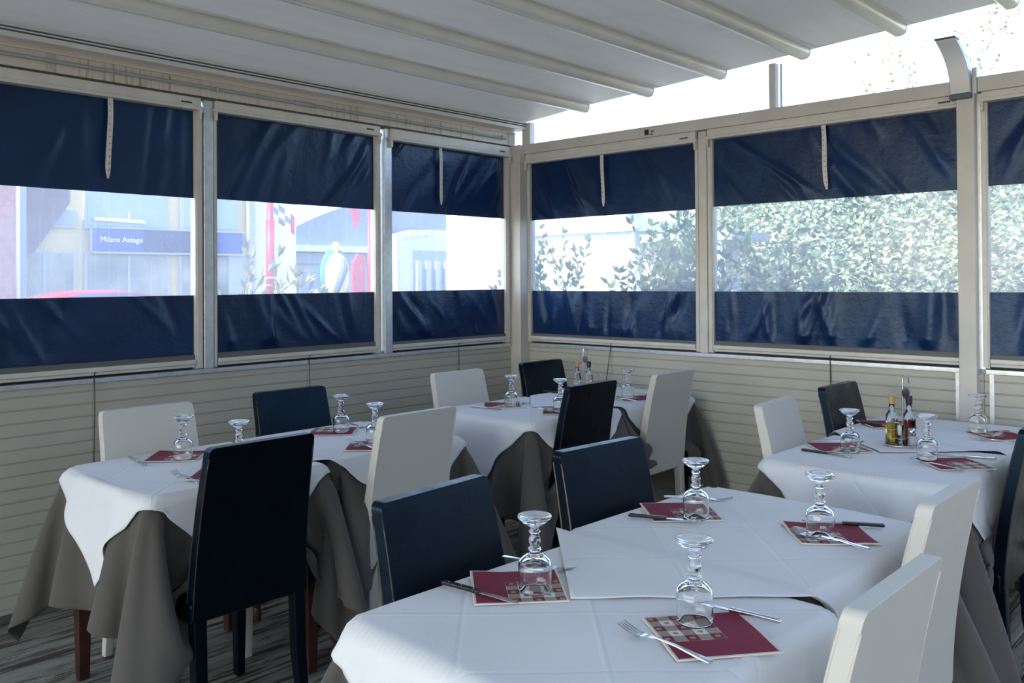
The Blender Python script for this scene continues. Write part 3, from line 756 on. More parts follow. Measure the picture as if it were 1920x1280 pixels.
# ------------------------------------------------------------------ chairs
def back_curve(q):     # rear surface: lean of the backrest, q 0 at seat rail to 1 at top
    return -.205 - .012 * q - .068 * q ** 1.8
def make_chair(mat, pip, label):
    t = thing('dining_chair', label, 'chair')
    bm = BM(); secs = []
    rc = .018
    for i in range(19):
        q = i / 12 * .955 if i <= 12 else .955 + .045 * math.sin((i - 12) / 6 * PI / 2)
        z = .405 + .545 * q; yb = back_curve(q); th = .048 - .012 * q; w_ = .205 - .016 * q; dz_ = max(0, rc - (.95 - z)); w_ -= rc - math.sqrt(max(0, rc * rc - dz_ * dz_)); pad = .006 * math.sin(PI * q)
        n = 6; s = []
        for k in range(n + 1):
            a = -w_ + 2 * w_ * k / n; s.append((a, yb - .014 * (1 - (a / w_) ** 2) * 0, z))
        for k in range(n, -1, -1):
            a = -w_ + 2 * w_ * k / n; s.append((a, yb + th + pad * (1 - (a / w_) ** 2), z))
        secs.append(s)
    loft(bm, secs); obj('backrest', bm, mat, t, bevel=.007, bseg=3)
    for sx in (-1, 1):
        pts = []; bm = BM()
        for i in range(13):
            q = i / 12 * .95; z = .41 + .535 * q; pts.append((sx * (.204 - .016 * q), back_curve(q) + .048 - .012 * q - .002, z))
        tube(bm, pts, .0028, 6); obj('piping', bm, pip, t, smooth=True)
        pts = [(p[0], p[1] - .043 + .010 * i / 12, p[2]) for i, p in enumerate(pts)]; bm = BM(); tube(bm, pts, .0028, 6); obj('piping', bm, pip, t, smooth=True)
    bm = BM(); n = 8; G_ = []
    secs = []
    for z, ins in ((.392, .004), (.40, 0), (.455, 0), (.468, .010), (.474, .03)):
        w_ = .207 - ins; y0, y1 = -.195 + ins, .225 - ins
        secs.append([(-w_, y0, z), (0, y0, z), (w_, y0, z), (w_, 0, z), (w_, y1, z), (0, y1 + .004, z), (-w_, y1, z), (-w_, 0, z)])
    loft(bm, secs); obj('seat', bm, mat, t, bevel=.008, bseg=3)
    for sx in (-1, 1):
        bm = BM(); a, b = .0165, .022
        loft(bm, [[(sx * .18 + p * q_, yy + r_ * q_, z) for p, r_ in ((-1, -1), (1, -1), (1, 1), (-1, 1))] for q_, yy, z in ((a, .195, 0), (b, .192, .395))])
        obj('leg', bm, mat, t, bevel=.005)
        bm = BM()
        loft(bm, [[(sx * .18 + p * q_, yy + r_ * q_, z) for p, r_ in ((-1, -1), (1, -1), (1, 1), (-1, 1))] for q_, yy, z in ((a, -.225, 0), (.021, -.192, .20), (b, -.183, .42))])
        obj('leg', bm, mat, t, bevel=.005)
    return t
CB = make_chair('black', 'pipingb', 'black leather dining chair'); CT = make_chair('black', 'pipingt', 'black leather dining chair'); CW = make_chair('white', 'pipingw', 'cream leather dining chair')
used = set()
OFF = .285
def chair(kind, xc, ytop, face, lab, rz=0, zs=1):
    P = {'b': CB, 't': CT, 'w': CW}[kind]
    yy = ytop + OFF if face > 0 else ytop - OFF
    a = (0 if face > 0 else PI) + math.radians(rz)
    xx = xc; 
    if rz:
        s = 1 if face > 0 else -1; xx = xc - math.sin(math.radians(rz)) * OFF * s
    place(P, kind in used, lab, (xx, yy, 0), a, 'cream leather dining chairs' if kind == 'w' else 'black leather dining chairs'); used.add(kind)
chair('w', -2.972, -.604, -1, 'cream leather dining chair at far left with its back to the left wall')
chair('b', -2.267, -.562, -1, 'black leather dining chair with its back to the left wall, second seat from the left')
chair('b', -3.072, -1.680, 1, 'black leather dining chair seen from behind in front of the leftmost table')
chair('w', -2.338, -1.603, 1, 'cream leather dining chair seen from behind, next to the large black chair back')
chair('w', -1.199, -.590, -1, 'cream leather dining chair with its back to the left wall, nearest the corner')
chair('b', -.442, -.555, -1, 'black leather dining chair deep in the corner beside the corner post')
chair('b', -1.172, -1.556, 1, 'black leather dining chair seen from behind at the corner tables')
chair('w', -.492, -1.594, 1, 'cream leather dining chair seen from behind at the right end of the corner tables')
chair('b', -3.146, -2.538, -1, 'black leather dining chair facing us at the nearest foreground table', 4)
chair('t', -2.419, -2.501, -1, 'black leather dining chair with tan worn piping at the second foreground table', -5)
chair('w', -1.179, -2.479, -1, 'cream leather dining chair facing us at the left end of the right hand table', 5)
chair('b', -.465, -2.452, -1, 'black leather dining chair tilted near the right wall, behind the cruet stand table')
chair('w', -2.339, -3.532, 1, 'cream leather dining chair at bottom right, the farther of the two in a row')
chair('w', -3.070, -3.655, 1, 'cream leather dining chair at bottom right, the nearest one cut off by the frame')
chair('b', -1.125, -3.465, 1, 'black leather dining chair at the right edge, its navy seat under the hanging cloth')

# ------------------------------------------------------------------ tableware
ZT = TOP + .0098        # top of the topcloth
ZO = TOP + .0155        # top of the overlapping tip
def make_goblet():
    bm = BM()
    outer = [(.0335, 0), (.0352, .004), (.0362, .02), (.0368, .045), (.0362, .058), (.0325, .069), (.024, .077), (.013, .081), (.0105, .0835), (.0100, .086), (.0140, .0885), (.0150, .0915), (.0135, .0945), (.0098, .097),
             (.0105, .101), (.0130, .107), (.0128, .113), (.0105, .120), (.0088, .125), (.0125, .128), (.0130, .131), (.0090, .134), (.0088, .138), (.0150, .142), (.0260, .149), (.0355, .157), (.0378, .161), (.0370, .1645), (.0330, .1645), (.022, .1605), (.010, .158), (0, .1575)]
    inner = [(0, .0745), (.012, .0735), (.022, .0700), (.0300, .0625), (.0338, .054), (.0343, .045), (.0338, .02), (.0325, .003)]
    lathe(bm, inner + outer, 40)
    return obj('goblet', bm, 'glass', None, smooth=True)
goblet = make_goblet(); tag(goblet, '', 'glass')
GL = [('L1', -2.985, -.956, 'upturned glass goblet on the red napkin before the far left cream chair'),
 ('L1', -2.907, -1.031 - .20, 'upturned glass goblet half hidden by the large black chair back'),
 ('L2', -2.227, -.930, 'upturned glass goblet before the black chair by the left wall'),
 ('L2', -2.289, -1.249, 'upturned glass goblet beside the cream chair back on the second left table'),
 ('K1', -1.142, -.970, 'upturned glass goblet before the cream chair near the corner'),
 ('K1', -1.104, -1.280, 'upturned glass goblet next to the salt shaker on the corner tables'),
 ('K2', -.485, -1.266, 'upturned glass goblet between black and cream chair backs at the corner tables'),
 ('R1', -1.204, -2.820, 'upturned glass goblet in front of the tilted black chair, left of the cruet stand'),
 ('R1', -1.156, -3.090, 'upturned glass goblet just right of the cruet stand on the right hand table'),
 ('R2', -.418, -3.070, 'upturned glass goblet before the big cream post by the right wall'),
 ('F1', -3.159, -2.902, 'upturned glass goblet at the nearest left setting with the black knife'),
 ('F1', -3.080, -3.252, 'upturned glass goblet in the centre foreground, nearest to the viewer'),
 ('F2', -2.420, -2.862, 'upturned glass goblet in front of the chair with tan piping'),
 ('F2', -2.362, -3.198, 'upturned glass goblet beside the black knife on the second foreground table')]
ZN = .0042
for i, (tb, x, y, lab) in enumerate(GL):
    place(goblet, i > 0, lab, (x, y, ZT + ZN), 0, 'upturned glass goblets')
# napkins: folded paper squares, slightly wavy
def make_napkin(seed):
    r_ = random.Random(seed); bm = BM(); n = 14; ph = [r_.uniform(0, 6) for _ in range(6)]
    def h(a, b):
        e = max(abs(a), abs(b)) * 10
        return .0032 + (.0022 * math.sin(ph[0] + a * 30) + .002 * math.sin(ph[1] + b * 34)) * max(0, e - .55) * 1.5 + (.010 * max(0, (a * 5 * (1 if seed % 2 else -1) + b * 5) - .62) if seed % 3 else 0)
    T = [[bm.verts.new((-.1 + .2 * i / n, -.1 + .2 * j / n, max(.0028, h(-.1 + .2 * i / n, -.1 + .2 * j / n)))) for j in range(n + 1)] for i in range(n + 1)]
    for i in range(n):
        for j in range(n): bm.faces.new((T[i][j], T[i + 1][j], T[i + 1][j + 1], T[i][j + 1]))
    ring = [T[i][0] for i in range(n)] + [T[n][j] for j in range(n)] + [T[n - i][n] for i in range(n)] + [T[0][n - j] for j in range(n)]
    low = [bm.verts.new((v.co.x * 1.012, v.co.y * 1.012, max(.0002, v.co.z - .003))) for v in ring]
    k = len(ring)
    for i in range(k): bm.faces.new((ring[i], low[i], low[(i + 1) % k], ring[(i + 1) % k])).material_index = 1
    bm.faces.new(low[::-1]).material_index = 1
    o = obj('paper_napkin', bm, ['napkin', 'napkinedge'], None, smooth=False, recalc=True); tag(o, '', 'napkin'); return o
NP = [make_napkin(s) for s in (1, 2, 3)]; nused = set()
NK = [ # x, y, rot, variant, label
 (-2.972, -.878, 47, 0, 'red paper napkin with diamond pattern before the far left cream chair'),
 (-3.020, -1.310, 45, 1, 'red paper napkin half hidden by the large black chair back'),
 (-2.235, -.880, -135, 2, 'red paper napkin with its pattern towards the large black chair, second left table'),
 (-2.335, -1.290, -135, 0, 'red paper napkin beside the cream chair back on the second left table'),
 (-1.145, -.905, 45, 1, 'red paper napkin before the cream chair near the corner'),
 (-1.105, -1.290, -140, 2, 'red paper napkin half behind the black chair back at the corner tables'),
 (-.455, -1.300, -128, 0, 'red paper napkin between the chair backs at the right end of the corner tables'),
 (-1.140, -2.750, 45, 1, 'red paper napkin with black knife on the left of the right hand table'),
 (-1.166, -3.183, 45, 2, 'red paper napkin with pattern on the front right of the right hand table'),
 (-.445, -2.690, 45, 0, 'red paper napkin behind the cruet bottles near the right wall'),
 (-.440, -3.161, -135, 1, 'red paper napkin below the goblet at the big cream post'),
 (-3.160, -2.851, 48, 0, 'red paper napkin at the nearest left setting, its pattern under the goblet'),
 (-3.110, -3.301, 232, 2, 'red paper napkin in the centre foreground with pattern facing left'),
 (-2.384, -2.788, 45, 2, 'red paper napkin in front of the chair with tan piping'),
 (-2.312, -3.200, -50, 1, 'red paper napkin beneath fork and black knife on the second foreground table')]
# the pattern sits on the local (-x,-y) corner
NKR = [0] * len(NK)
for i, (x, y, a, v, lab) in enumerate(NK):
    place(NP[v], v in nused, lab, (x, y, ZT), math.radians(a), 'red patterned paper napkins'); nused.add(v)
# cutlery, local +y towards the business end, origin at the middle
def make_fork():
    t = thing('fork', '', 'fork')
    bm = BM()
    secs = []
    for y, w_, z, th in ((-.105, .004, .0012, .002), (-.102, .0078, .002, .0032), (-.08, .0072, .003, .003), (-.03, .0040, .0068, .003), (.02, .0028, .0075, .003), (.035, .0045, .0058, .0022), (.046, .0115, .0035, .0018), (.055, .0125, .0026, .0016), (.062, .0125, .003, .0015)):
        secs.append([(-w_, y, z), (w_, y, z), (w_ * .8, y, z + th), (-w_ * .8, y, z + th)])
    loft(bm, secs); obj('handle', bm, 'steel', t, smooth=True, bevel=.0006)
    for k in range(4):
        bm = BM(); x = -.0105 + .007 * k
        loft(bm, [[(x - q, y, z), (x + q, y, z), (x + q, y, z + .0014), (x - q, y, z + .0014)] for y, z, q in ((.060, .003, .0017), (.075, .0045, .0015), (.092, .0085, .0013), (.105, .013, .0006))])
        obj('tine', bm, 'steel', t)
    return t
def make_knife(kind):
    t = thing('table_knife', '', 'knife'); bm = BM()
    hm = 'plastic' if kind == 'black' else 'steel'
    w_ = .0075 if kind == 'black' else .006
    loft(bm, [[(-q, y, z0), (q, y, z0), (q, y, z1), (-q, y, z1)] for y, q, z0, z1 in ((-.105, w_ * .7, .002, .007), (-.100, w_, .001, .0095), (-.05, w_ * .85, .001, .0095), (.0, w_, .001, .009), (.004, w_ * .7, .002, .007))])
    obj('handle', bm, hm, t, bevel=.0022, bseg=3)
    if kind == 'black':
        for yy in (-.085, -.05, -.015):
            bm = BM(); lathe(bm, [(0, .0101), (.0016, .0100), (.0016, .0088)], 10, 0, yy); obj('rivet', bm, 'steel', t, smooth=True)
    bm = BM()
    loft(bm, [[(-a, y, .0028), (b, y, .0028), (b, y, .0042), (-a, y, .0046)] for y, a, b in ((.002, .0045, .0045), (.02, .006, .0055), (.07, .0065, .0075), (.092, .005, .0075), (.104, .0, .006), (.108, -.003, .0042))])
    obj('blade', bm, 'steel', t, bevel=.0003)
    return t
fork, kb, ks = make_fork(), make_knife('black'), make_knife('steel')
CU = [ # kind, ax, ay (handle end), bx, by (tip), label
 ('s', -3.105, -.756, -3.129, -.965, 'steel table knife left of the napkin before the far left cream chair'),
 ('f', -3.137, -1.368, -3.125, -1.159, 'steel fork at the front left corner of the leftmost table'),
 ('f', -2.075, -.700 - .05, -2.09, -.93, 'steel fork right of the goblet before the black chair by the left wall'),
 ('f', -2.391, -1.375, -2.364, -1.162, 'steel fork left of the cream chair back on the second left table'),
 ('s', -1.295, -.819, -1.274, -1.02, 'steel table knife before the cream chair near the corner'),
 ('f', -1.000, -.790, -1.02, -.99, 'steel fork right of the napkin before the cream chair near the corner'),
 ('f', -1.197, -1.388, -1.160, -1.180, 'steel fork at the front of the corner tables left of the black chair back'),
 ('b', -.560, -.700, -.548, -.905, 'black handled knife on the corner table before the black corner chair'),
 ('f', -.584, -1.420, -.587, -1.215, 'steel fork left of the napkin at the right end of the corner tables'),
 ('s', -.330, -1.390, -.315, -1.180, 'steel table knife right of the goblet at the right end of the corner tables'),
 ('b', -1.281, -2.650, -1.300, -2.878, 'black handled knife beside the napkin at the left of the right hand table'),
 ('f', -1.055, -2.600, -1.000, -2.790, 'steel fork right of the goblet in front of the tilted black chair'),
 ('f', -1.294, -3.271, -1.241, -3.049, 'steel fork at the front edge of the right hand table'),
 ('s', -.978, -3.281, -1.039, -3.075, 'steel table knife behind the napkin at the front right of the right hand table'),
 ('b', -.514, -2.600, -.560, -2.800, 'black handled knife behind the cruet bottles near the right wall'),
 ('f', -.575, -3.290, -.600, -3.085, 'steel fork before the napkin at the right wall table'),
 ('s', -.345, -3.320, -.362, -3.110, 'steel table knife at the right wall table near the big cream post'),
 ('b', -3.268, -2.725, -3.246, -2.930, 'black handled knife at the nearest left setting in the foreground'),
 ('f', -3.030, -2.690, -3.010, -2.885, 'steel fork at the nearest left setting, behind the goblet'),
 ('f', -3.229, -3.381, -3.207, -3.159, 'steel fork in the centre foreground beside the nearest napkin'),
 ('s', -2.982, -3.385, -2.999, -3.177, 'steel table knife in the centre foreground right of the nearest goblet'),
 ('b', -2.540, -2.715, -2.455, -2.905, 'black handled knife in front of the chair with tan piping'),
 ('f', -2.270, -2.650, -2.175, -2.850, 'steel fork right of the goblet in front of the chair with tan piping'),
 ('f', -2.399, -3.340, -2.385, -3.130, 'steel fork before the goblet on the second foreground table'),
 ('b', -2.172, -3.300, -2.268, -3.105, 'black handled knife right of the goblet on the second foreground table')]
cu_used = set()
for kd, ax_, ay_, bx_, by_, lab in CU:
    P = {'f': fork, 's': ks, 'b': kb}[kd]; a = math.atan2(by_ - ay_, bx_ - ax_) - PI / 2
    cx, cy = (ax_ + bx_) / 2, (ay_ + by_) / 2
    onnap = any(abs((cx - nx_) * math.cos(math.radians(na)) + (cy - ny_) * math.sin(math.radians(na))) < .105 and abs(-(cx - nx_) * math.sin(math.radians(na)) + (cy - ny_) * math.cos(math.radians(na))) < .105 for nx_, ny_, na, _, _2 in NK)
    zo = ZT + (.0055 if onnap else .0035)
    place(P, kd in cu_used, lab, (cx, cy, zo if onnap else ZT - .0005), a, {'f': 'steel forks', 's': 'steel table knives', 'b': 'black handled knives'}[kd]); cu_used.add(kd)

# ------------------------------------------------------------------ cruet stands with bottles and shakers
def bottle(name, x, y, z, liquid, cap, label, lvl, lab_mat, rz=0):
    t = thing(name, label, 'bottle', (x, y, z), rz)
    def sq(bm, prof, n=24):
        secs = []
        for h, rad, k in prof:   # k: squareness
            s = []
            for i in range(n):
                a = 2 * PI * i / n; c, s_ = math.cos(a), math.sin(a); m_ = max(abs(c), abs(s_)); f = (1 - k) + k * min(1 / m_, 1.22)
                s.append((rad * f * c, rad * f * s_, h))
            secs.append(s)
        loft(bm, secs)
    bm = BM(); sq(bm, [(0, .018, 1), (.003, .0215, 1), (.10, .0215, 1), (.118, .019, .8), (.132, .0125, .2), (.138, .0105, 0), (.165, .0105, 0)]); obj('glass_body', bm, 'glass', t, smooth=True)
    bm = BM(); sq(bm, [(.004, .0195, 1), (lvl, .0195, 1)]); obj('liquid', bm, liquid, t, smooth=False)
    bm = BM(); lathe(bm, [(0, .160), (.0115, .160), (.0125, .163), (.0125, .188), (.0115, .192), (0, .192)], 20); lathe(bm, [(.0128, .176), (.0132, .177), (.0132, .181), (.0128, .182)], 20); obj('cap', bm, cap, t, smooth=False, bevel=.001)
    if lab_mat:
        bm = BM(); box(bm, -.0175, .0175, -.0262, -.0255, .03, .075); obj('paper_label', bm, lab_mat, t)
    return t
def shaker(x, y, z, label):
    t = thing('salt_shaker', label, 'shaker', (x, y, z))
    bm = BM(); lathe(bm, [(0, 0), (.0155, 0), (.0165, .003), (.0150, .03), (.0145, .052), (0, .052)], 20); obj('glass_body', bm, 'glass', t, smooth=True)
    bm = BM(); lathe(bm, [(0, .003), (.0135, .004), (.0125, .036), (0, .037)], 20); obj('contents', bm, 'salt', t, smooth=True)
    bm = BM(); lathe(bm, [(.0150, .050), (.0158, .052), (.0150, .066), (.010, .071), (0, .072)], 20); obj('metal_cap', bm, 'steel', t, smooth=True)
def cruet(x, y, z, rz, lab, full=True):
    t = thing('cruet_stand', lab, 'cruet stand', (x, y, z), rz, 'wire cruet stands')
    bm = BM(); lathe(bm, [(0, 0), (.062, 0), (.066, .002), (.068, .006), (.064, .008), (.060, .0045), (0, .004)], 36)
    o = obj('tray', bm, 'steel', t, smooth=True); o.scale = (1.05, .85, 1)
    bm = BM(); tube(bm, [(0, 0, .004), (0, 0, .12), (0, 0, .25), (.002, 0, .268), (.009, 0, .279), (.018, 0, .279), (.025, 0, .270), (.026, 0, .250)], .0032, 10); obj('handle_rod', bm, 'steel', t, smooth=True)
    bm = BM()
    for cx, cy, rr, h in ((-.032, .024, .029, .065), (.034, .024, .029, .065), (-.024, -.032, .021, .035), (.022, -.032, .021, .035)):
        pts = [(cx + rr * math.cos(a * PI / 12), cy + rr * math.sin(a * PI / 12), h) for a in range(25)]; tube(bm, pts, .0014, 6, cap=False)
    obj('wire_ring', bm, 'steel', t, smooth=True)
    bm = BM(); lathe(bm, [(0, 0), (.016, 0), (.016, .002), (0, .002)], 20); bm.transform(Matrix.Rotation(PI / 2, 4, 'X')); o = obj('round_plate', bm, 'steel', t, loc=(.010, -.006, .212)); o.scale = (1, 1, 1.3)
    return t
cx, cy = -.955, -2.935
ZC = TOP + .0162      # this stand is set on the overlapping tip
cruet(cx, cy, ZC, math.radians(-48), 'wire cruet stand with hooked handle on the right hand table')
def loc(cx, cy, a, dx, dy): a = math.radians(a); return cx + dx * math.cos(a) - dy * math.sin(a), cy + dx * math.sin(a) + dy * math.cos(a)
p = loc(cx, cy, -48, -.034, .022); bottle('oil_bottle', *p, ZC + .0045, 'oil', 'cork', 'olive oil bottle with gold cap in the right hand cruet stand', .085, None, math.radians(-48))
p = loc(cx, cy, -48, .036, .022); bottle('vinegar_bottle', *p, ZC + .0045, 'vinegar', 'darkcap', 'dark red vinegar bottle with dark cap in the right hand cruet stand', .095, None, math.radians(-48))
p = loc(cx, cy, -48, .022, -.032); shaker(*p, ZC + .0045, 'salt shaker with steel cap in the right hand cruet stand')
# packet holder of paper sachets / toothpicks
p = loc(cx, cy, -48, -.022, -.034)
t = thing('sachet_holder', 'glass holder of white paper sachets in the right hand cruet stand', 'holder', (*p, ZC + .0045), math.radians(-48))
bm = BM()
for k, (a, b) in enumerate(((-.010, .1), (-.004, -.05), (.003, .07), (.009, -.12))):
    loft(bm, [[(a + b * z_ - .0018, -.009, z_), (a + b * z_ + .0018, -.009, z_), (a + b * z_ + .0018, .009, z_), (a + b * z_ - .0018, .009, z_)] for z_ in (.003, .082)])
obj('sachet', bm, 'paper', t)
bm = BM(); lathe(bm, [(0, 0), (.0165, 0), (.0175, .003), (.0175, .045), (.0163, .045), (.0160, .003), (0, .003)], 20); obj('glass_cup', bm, 'glass', t, smooth=True)
bm = BM(); box(bm, -.006, .006, -.0195, -.0175, .03, .088); box(bm, -.006, .006, -.0195, -.010, .084, .088); obj('clip', bm, 'steel', t, bevel=.001)
cx, cy = -.520, -.975
cruet(cx, cy, ZT, math.radians(-48), 'wire cruet stand with hooked handle in the corner')
p = loc(cx, cy, -48, -.034, .022); bottle('oil_bottle', *p, ZT + .0045, 'oil', 'cork', 'oil bottle with a pale cap in the corner cruet stand', .03, None, math.radians(-48))
p = loc(cx, cy, -48, .034, .020); bottle('vinegar_bottle', *p, ZT + .0045, 'vinegar', 'darkcap', 'vinegar bottle with yellow label and dark cap in the corner cruet stand', .05, 'label', math.radians(-48))
shaker(-.835, -1.080, TOP + .0162, 'salt shaker on the corner table left of the black chair back')
shaker(-.790, -1.110, TOP + .0162, 'second shaker tucked against the black chair back at the corner tables')

# ------------------------------------------------------------------ outside
def out(name, bm, mat, lab, cat, kind=None, group=None, **k):
    return tag(obj(name, bm, mat, None, **k), lab, cat, group, kind)
MT['paving'] = simple('paving', (.27, .25, .215), .85, var=.08, vs=2)
bm = BM(); box(bm, -60, 60, -60, 70, -.45, -.15); struct('trim_28', bm, 'paving', 'pale sunlit street paving outside the terrace', 'ground')
bm = BM(); box(bm, -12, 4.5, -8.4, -7.7, -.15, 3.6); out('unseen_light_block', bm, simple('light_block', (.30, .27, .22), .85), 'unseen wall added behind the viewer to hold back light from that side', 'building')  # added out of view to darken surfaces that face this way
MT['ochre'] = simple('ochre_plaster', (.62, .50, .26), .9, var=.04)
MT['ochre2'] = simple('pale_plaster', (.62, .58, .48), .9, var=.04)
MT['greyplaster'] = simple('grey_plaster', (.30, .33, .38), .9, var=.05)
MT['whiteplaster'] = simple('white_plaster', (.60, .66, .66), .9)
MT['winglass'] = simple('window_pane', (.22, .30, .36), .12)
MT['winglass2'] = simple('shop_window', (.24, .25, .23), .15, var=.5, vs=1.5)
MT['signblue'] = simple('sign_blue', (.03, .06, .26), .5); MT['signdark'] = simple('sign_dark', (.03, .03, .09), .5)
MT['signwhite'] = simple('sign_white', (.85, .85, .85), .5)
MT['brown'] = simple('brown_cladding', (.16, .11, .12), .7, var=.15); MT['brick'] = simple('brick_red', (.33, .17, .15), .8, var=.2, vs=12)
MT['red'] = simple('red_paint', (.50, .03, .06), .4); MT['carred'] = simple('car_red', (.42, .015, .03), .25, coat=.6); MT['carglass'] = simple('car_glass', (.05, .07, .11), .1)
MT['greyroof'] = simple('grey_roof', (.20, .24, .30), .6, var=.08); MT['lightgrey'] = simple('light_grey', (.36, .39, .44), .7)
# ochre building with sign
t = thing('shop_building', 'ochre shop building across the street with a blue sign', 'building', (2.0, 11, -.15))
B = Vector((2.0, 11, -.15))
def pt(name, x0, x1, y0, y1, z0, z1, mat, par=None, bev=0):
    bm = BM(); box(bm, x0 - B.x, x1 - B.x, y0 - B.y, y1 - B.y, z0 - B.z, z1 - B.z); return obj(name, bm, mat, par or t, bevel=bev)
pt('facade', -3.5, 4.66, 11.05, 17, -.15, 6.5, 'ochre')
pt('pilaster', 4.40, 5.35, 10.9, 11.04, -.15, 6.5, 'ochre2')
for (x0, x1, z0, z1) in ((1.34, 2.68, 2.42, 3.6), (3.02, 4.05, 2.45, 3.6), (.3, 1.1, 2.42, 2.62)):
    f = pt('window', x0 - .05, x1 + .05, 10.98, 11.05, z0 - .05, z1 + .05, 'lightgrey')
    pt('pane', x0, x1, 10.965, 10.98, z0, z1, 'winglass', f)
for (x0, x1, z0, z1) in ((1.34, 2.70, .2, 1.93), (3.0, 4.1, .1, 1.9), (.2, 1.10, .7, 1.93)):
    f = pt('shop_window', x0 - .05, x1 + .05, 10.98, 11.05, z0 - .05, z1 + .03, 'lightgrey')
    pt('pane', x0, x1, 10.965, 10.98, z0, z1, 'winglass2', f)
    pt('mullion', (x0 + x1) / 2 - .02, (x0 + x1) / 2 + .02, 10.95, 10.965, z0, z1, 'lightgrey', f)
pt('drainpipe', 4.28, 4.40, 10.85, 10.95, -.15, 6.5, 'greyplaster')
pt('white_surround', 3.9, 4.3, 10.93, 10.99, -.15, 1.95, 'lightgrey')
# the blue sign as a thing of its own
t = thing('shop_sign', 'blue shop sign with white lettering across the street', 'sign', (2.75, 10.9, 2.17)); B = Vector((2.75, 10.9, 2.17))
pt('sign_board', 1.36, 4.15, 10.86, 10.96, 1.98, 2.38, 'signblue')
pt('dark_section', 2.1 + .15, 3.6, 10.855, 10.86, 1.99, 2.37, 'signdark')
bm = BM(); 
for a in ((1.34, 4.17, 10.84, 10.88, 1.955, 1.98), (1.34, 4.17, 10.84, 10.88, 2.38, 2.40), (1.335, 1.36, 10.84, 10.88, 1.955, 2.40)): box(bm, a[0] - B.x, a[1] - B.x, a[2] - B.y, a[3] - B.y, a[4] - B.z, a[5] - B.z)
obj('sign_frame', bm, 'lightgrey', t)
def text(s, size, locv, rot, mat, parent, name='lettering'):
    c = bpy.data.curves.new(name, 'FONT'); c.body = s; c.size = size; c.extrude = .004; c.resolution_u = 3
    o = bpy.data.objects.new(name, c); COL.objects.link(o)
    dg = bpy.context.evaluated_depsgraph_get(); me = bpy.data.meshes.new_from_object(o.evaluated_get(dg))
    COL.objects.unlink(o); bpy.data.objects.remove(o)
    me.materials.clear(); me.materials.append(MT[mat]); m = bpy.data.objects.new(name, me); COL.objects.link(m)
    m.parent = parent; m.location = locv; m.rotation_euler = rot; return m
text('Milano Assago', .125, (1.49 - B.x, 10.85 - B.y, 2.15 - B.z), (PI / 2, 0, 0), 'signwhite', t)
# hanging lamp tube in the upper window
bm = BM(); tube(bm, [(1.42, 10.9, 2.53), (2.28, 10.9, 2.51)], .03, 8); tube(bm, [(2.0, 10.9, 2.52), (2.0, 10.9, 2.66)], .012, 6)
out('tube_lamp', bm, 'signwhite', 'white tube lamp above the blue shop sign', 'lamp', smooth=True)
# brown angular porch at left
bm = BM(); prism(bm, [(-1.4, 3.3), (1.02, 3.3), (1.02, 2.78), (.47, 1.95), (.3, 1.93), (-1.4, 1.93)], 1, 10.86, 10.95)
out('porch_canopy', bm, 'brown', 'brown slanted porch panel across the street at far left', 'canopy')
bm = BM(); box(bm, -3.0, .02, 10.3, 10.7, -.15, 3.5); out('brick_pier', bm, 'brick', 'brick red pier at the left edge seen through the first blind', 'pier')
bm = BM(); tube(bm, [(.13, 10.6, -.15), (.13, 10.6, 4)], .05, 10); out('lamp_post', bm, 'signwhite', 'bright white pole across the street at far left', 'pole', smooth=True)
bm = BM(); box(bm, .22, .32, 10.75, 10.85, -.15, 4); out('downpipe', bm, 'lightgrey', 'pale upright beside the bright white pole', 'pole')
# parked red car
t = thing('parked_car', 'red parked car whose roof shows above the first lower blind', 'car', (-.35, 7.2, -.15))
bm = BM(); secs = []
for x, hw_, zb, zt in ((-2.1, .62, .35, .62), (-1.95, .78, .25, .82), (-1.1, .84, .22, .90), (-.35, .85, .22, .93), (.8, .85, .22, .95), (1.7, .82, .24, .94), (2.0, .70, .3, .80)):
    secs.append([(x, -hw_, zb), (x, -hw_, (zb + zt) / 2), (x, -hw_ * .93, zt), (x, 0, zt + .02), (x, hw_ * .93, zt), (x, hw_, (zb + zt) / 2), (x, hw_, zb)])
loft(bm, secs); obj('body', bm, 'carred', t, smooth=True)
bm = BM(); secs = []
for x, hw_, zt in ((-1.15, .74, .92), (-.55, .66, 1.36), (-.1, .62, 1.475), (.5, .62, 1.48), (1.0, .64, 1.40), (1.55, .72, .95)):
    secs.append([(x, -.80, .90), (x, -hw_, zt), (x, 0, zt + .025), (x, hw_, zt), (x, .80, .90)])
loft(bm, secs); obj('cabin_glass', bm, 'carglass', t, smooth=True)
bm = BM(); secs = []
for x, hw_, zt in ((-.75, .62, 1.30), (-.5, .64, 1.39), (-.1, .62, 1.495), (.5, .62, 1.50), (1.0, .64, 1.42), (1.15, .62, 1.35)):
    secs.append([(x, -hw_, zt - .01), (x, 0, zt + .02), (x, hw_, zt - .01), (x, hw_, zt - .04), (x, -hw_, zt - .04)])
loft(bm, secs); obj('roof', bm, 'carred', t, smooth=True)
for x in (-1.35, 1.25):
    for s in (-1, 1):
        bm = BM(); lathe(bm, [(0, -.1), (.24, -.1), (.32, -.08), (.32, .08), (.24, .1), (0, .1)], 24); bm.transform(Matrix.Translation((x, s * .76, .32)) @ Matrix.Rotation(PI / 2, 4, 'X')); obj('wheel', bm, 'plastic', t, smooth=True)
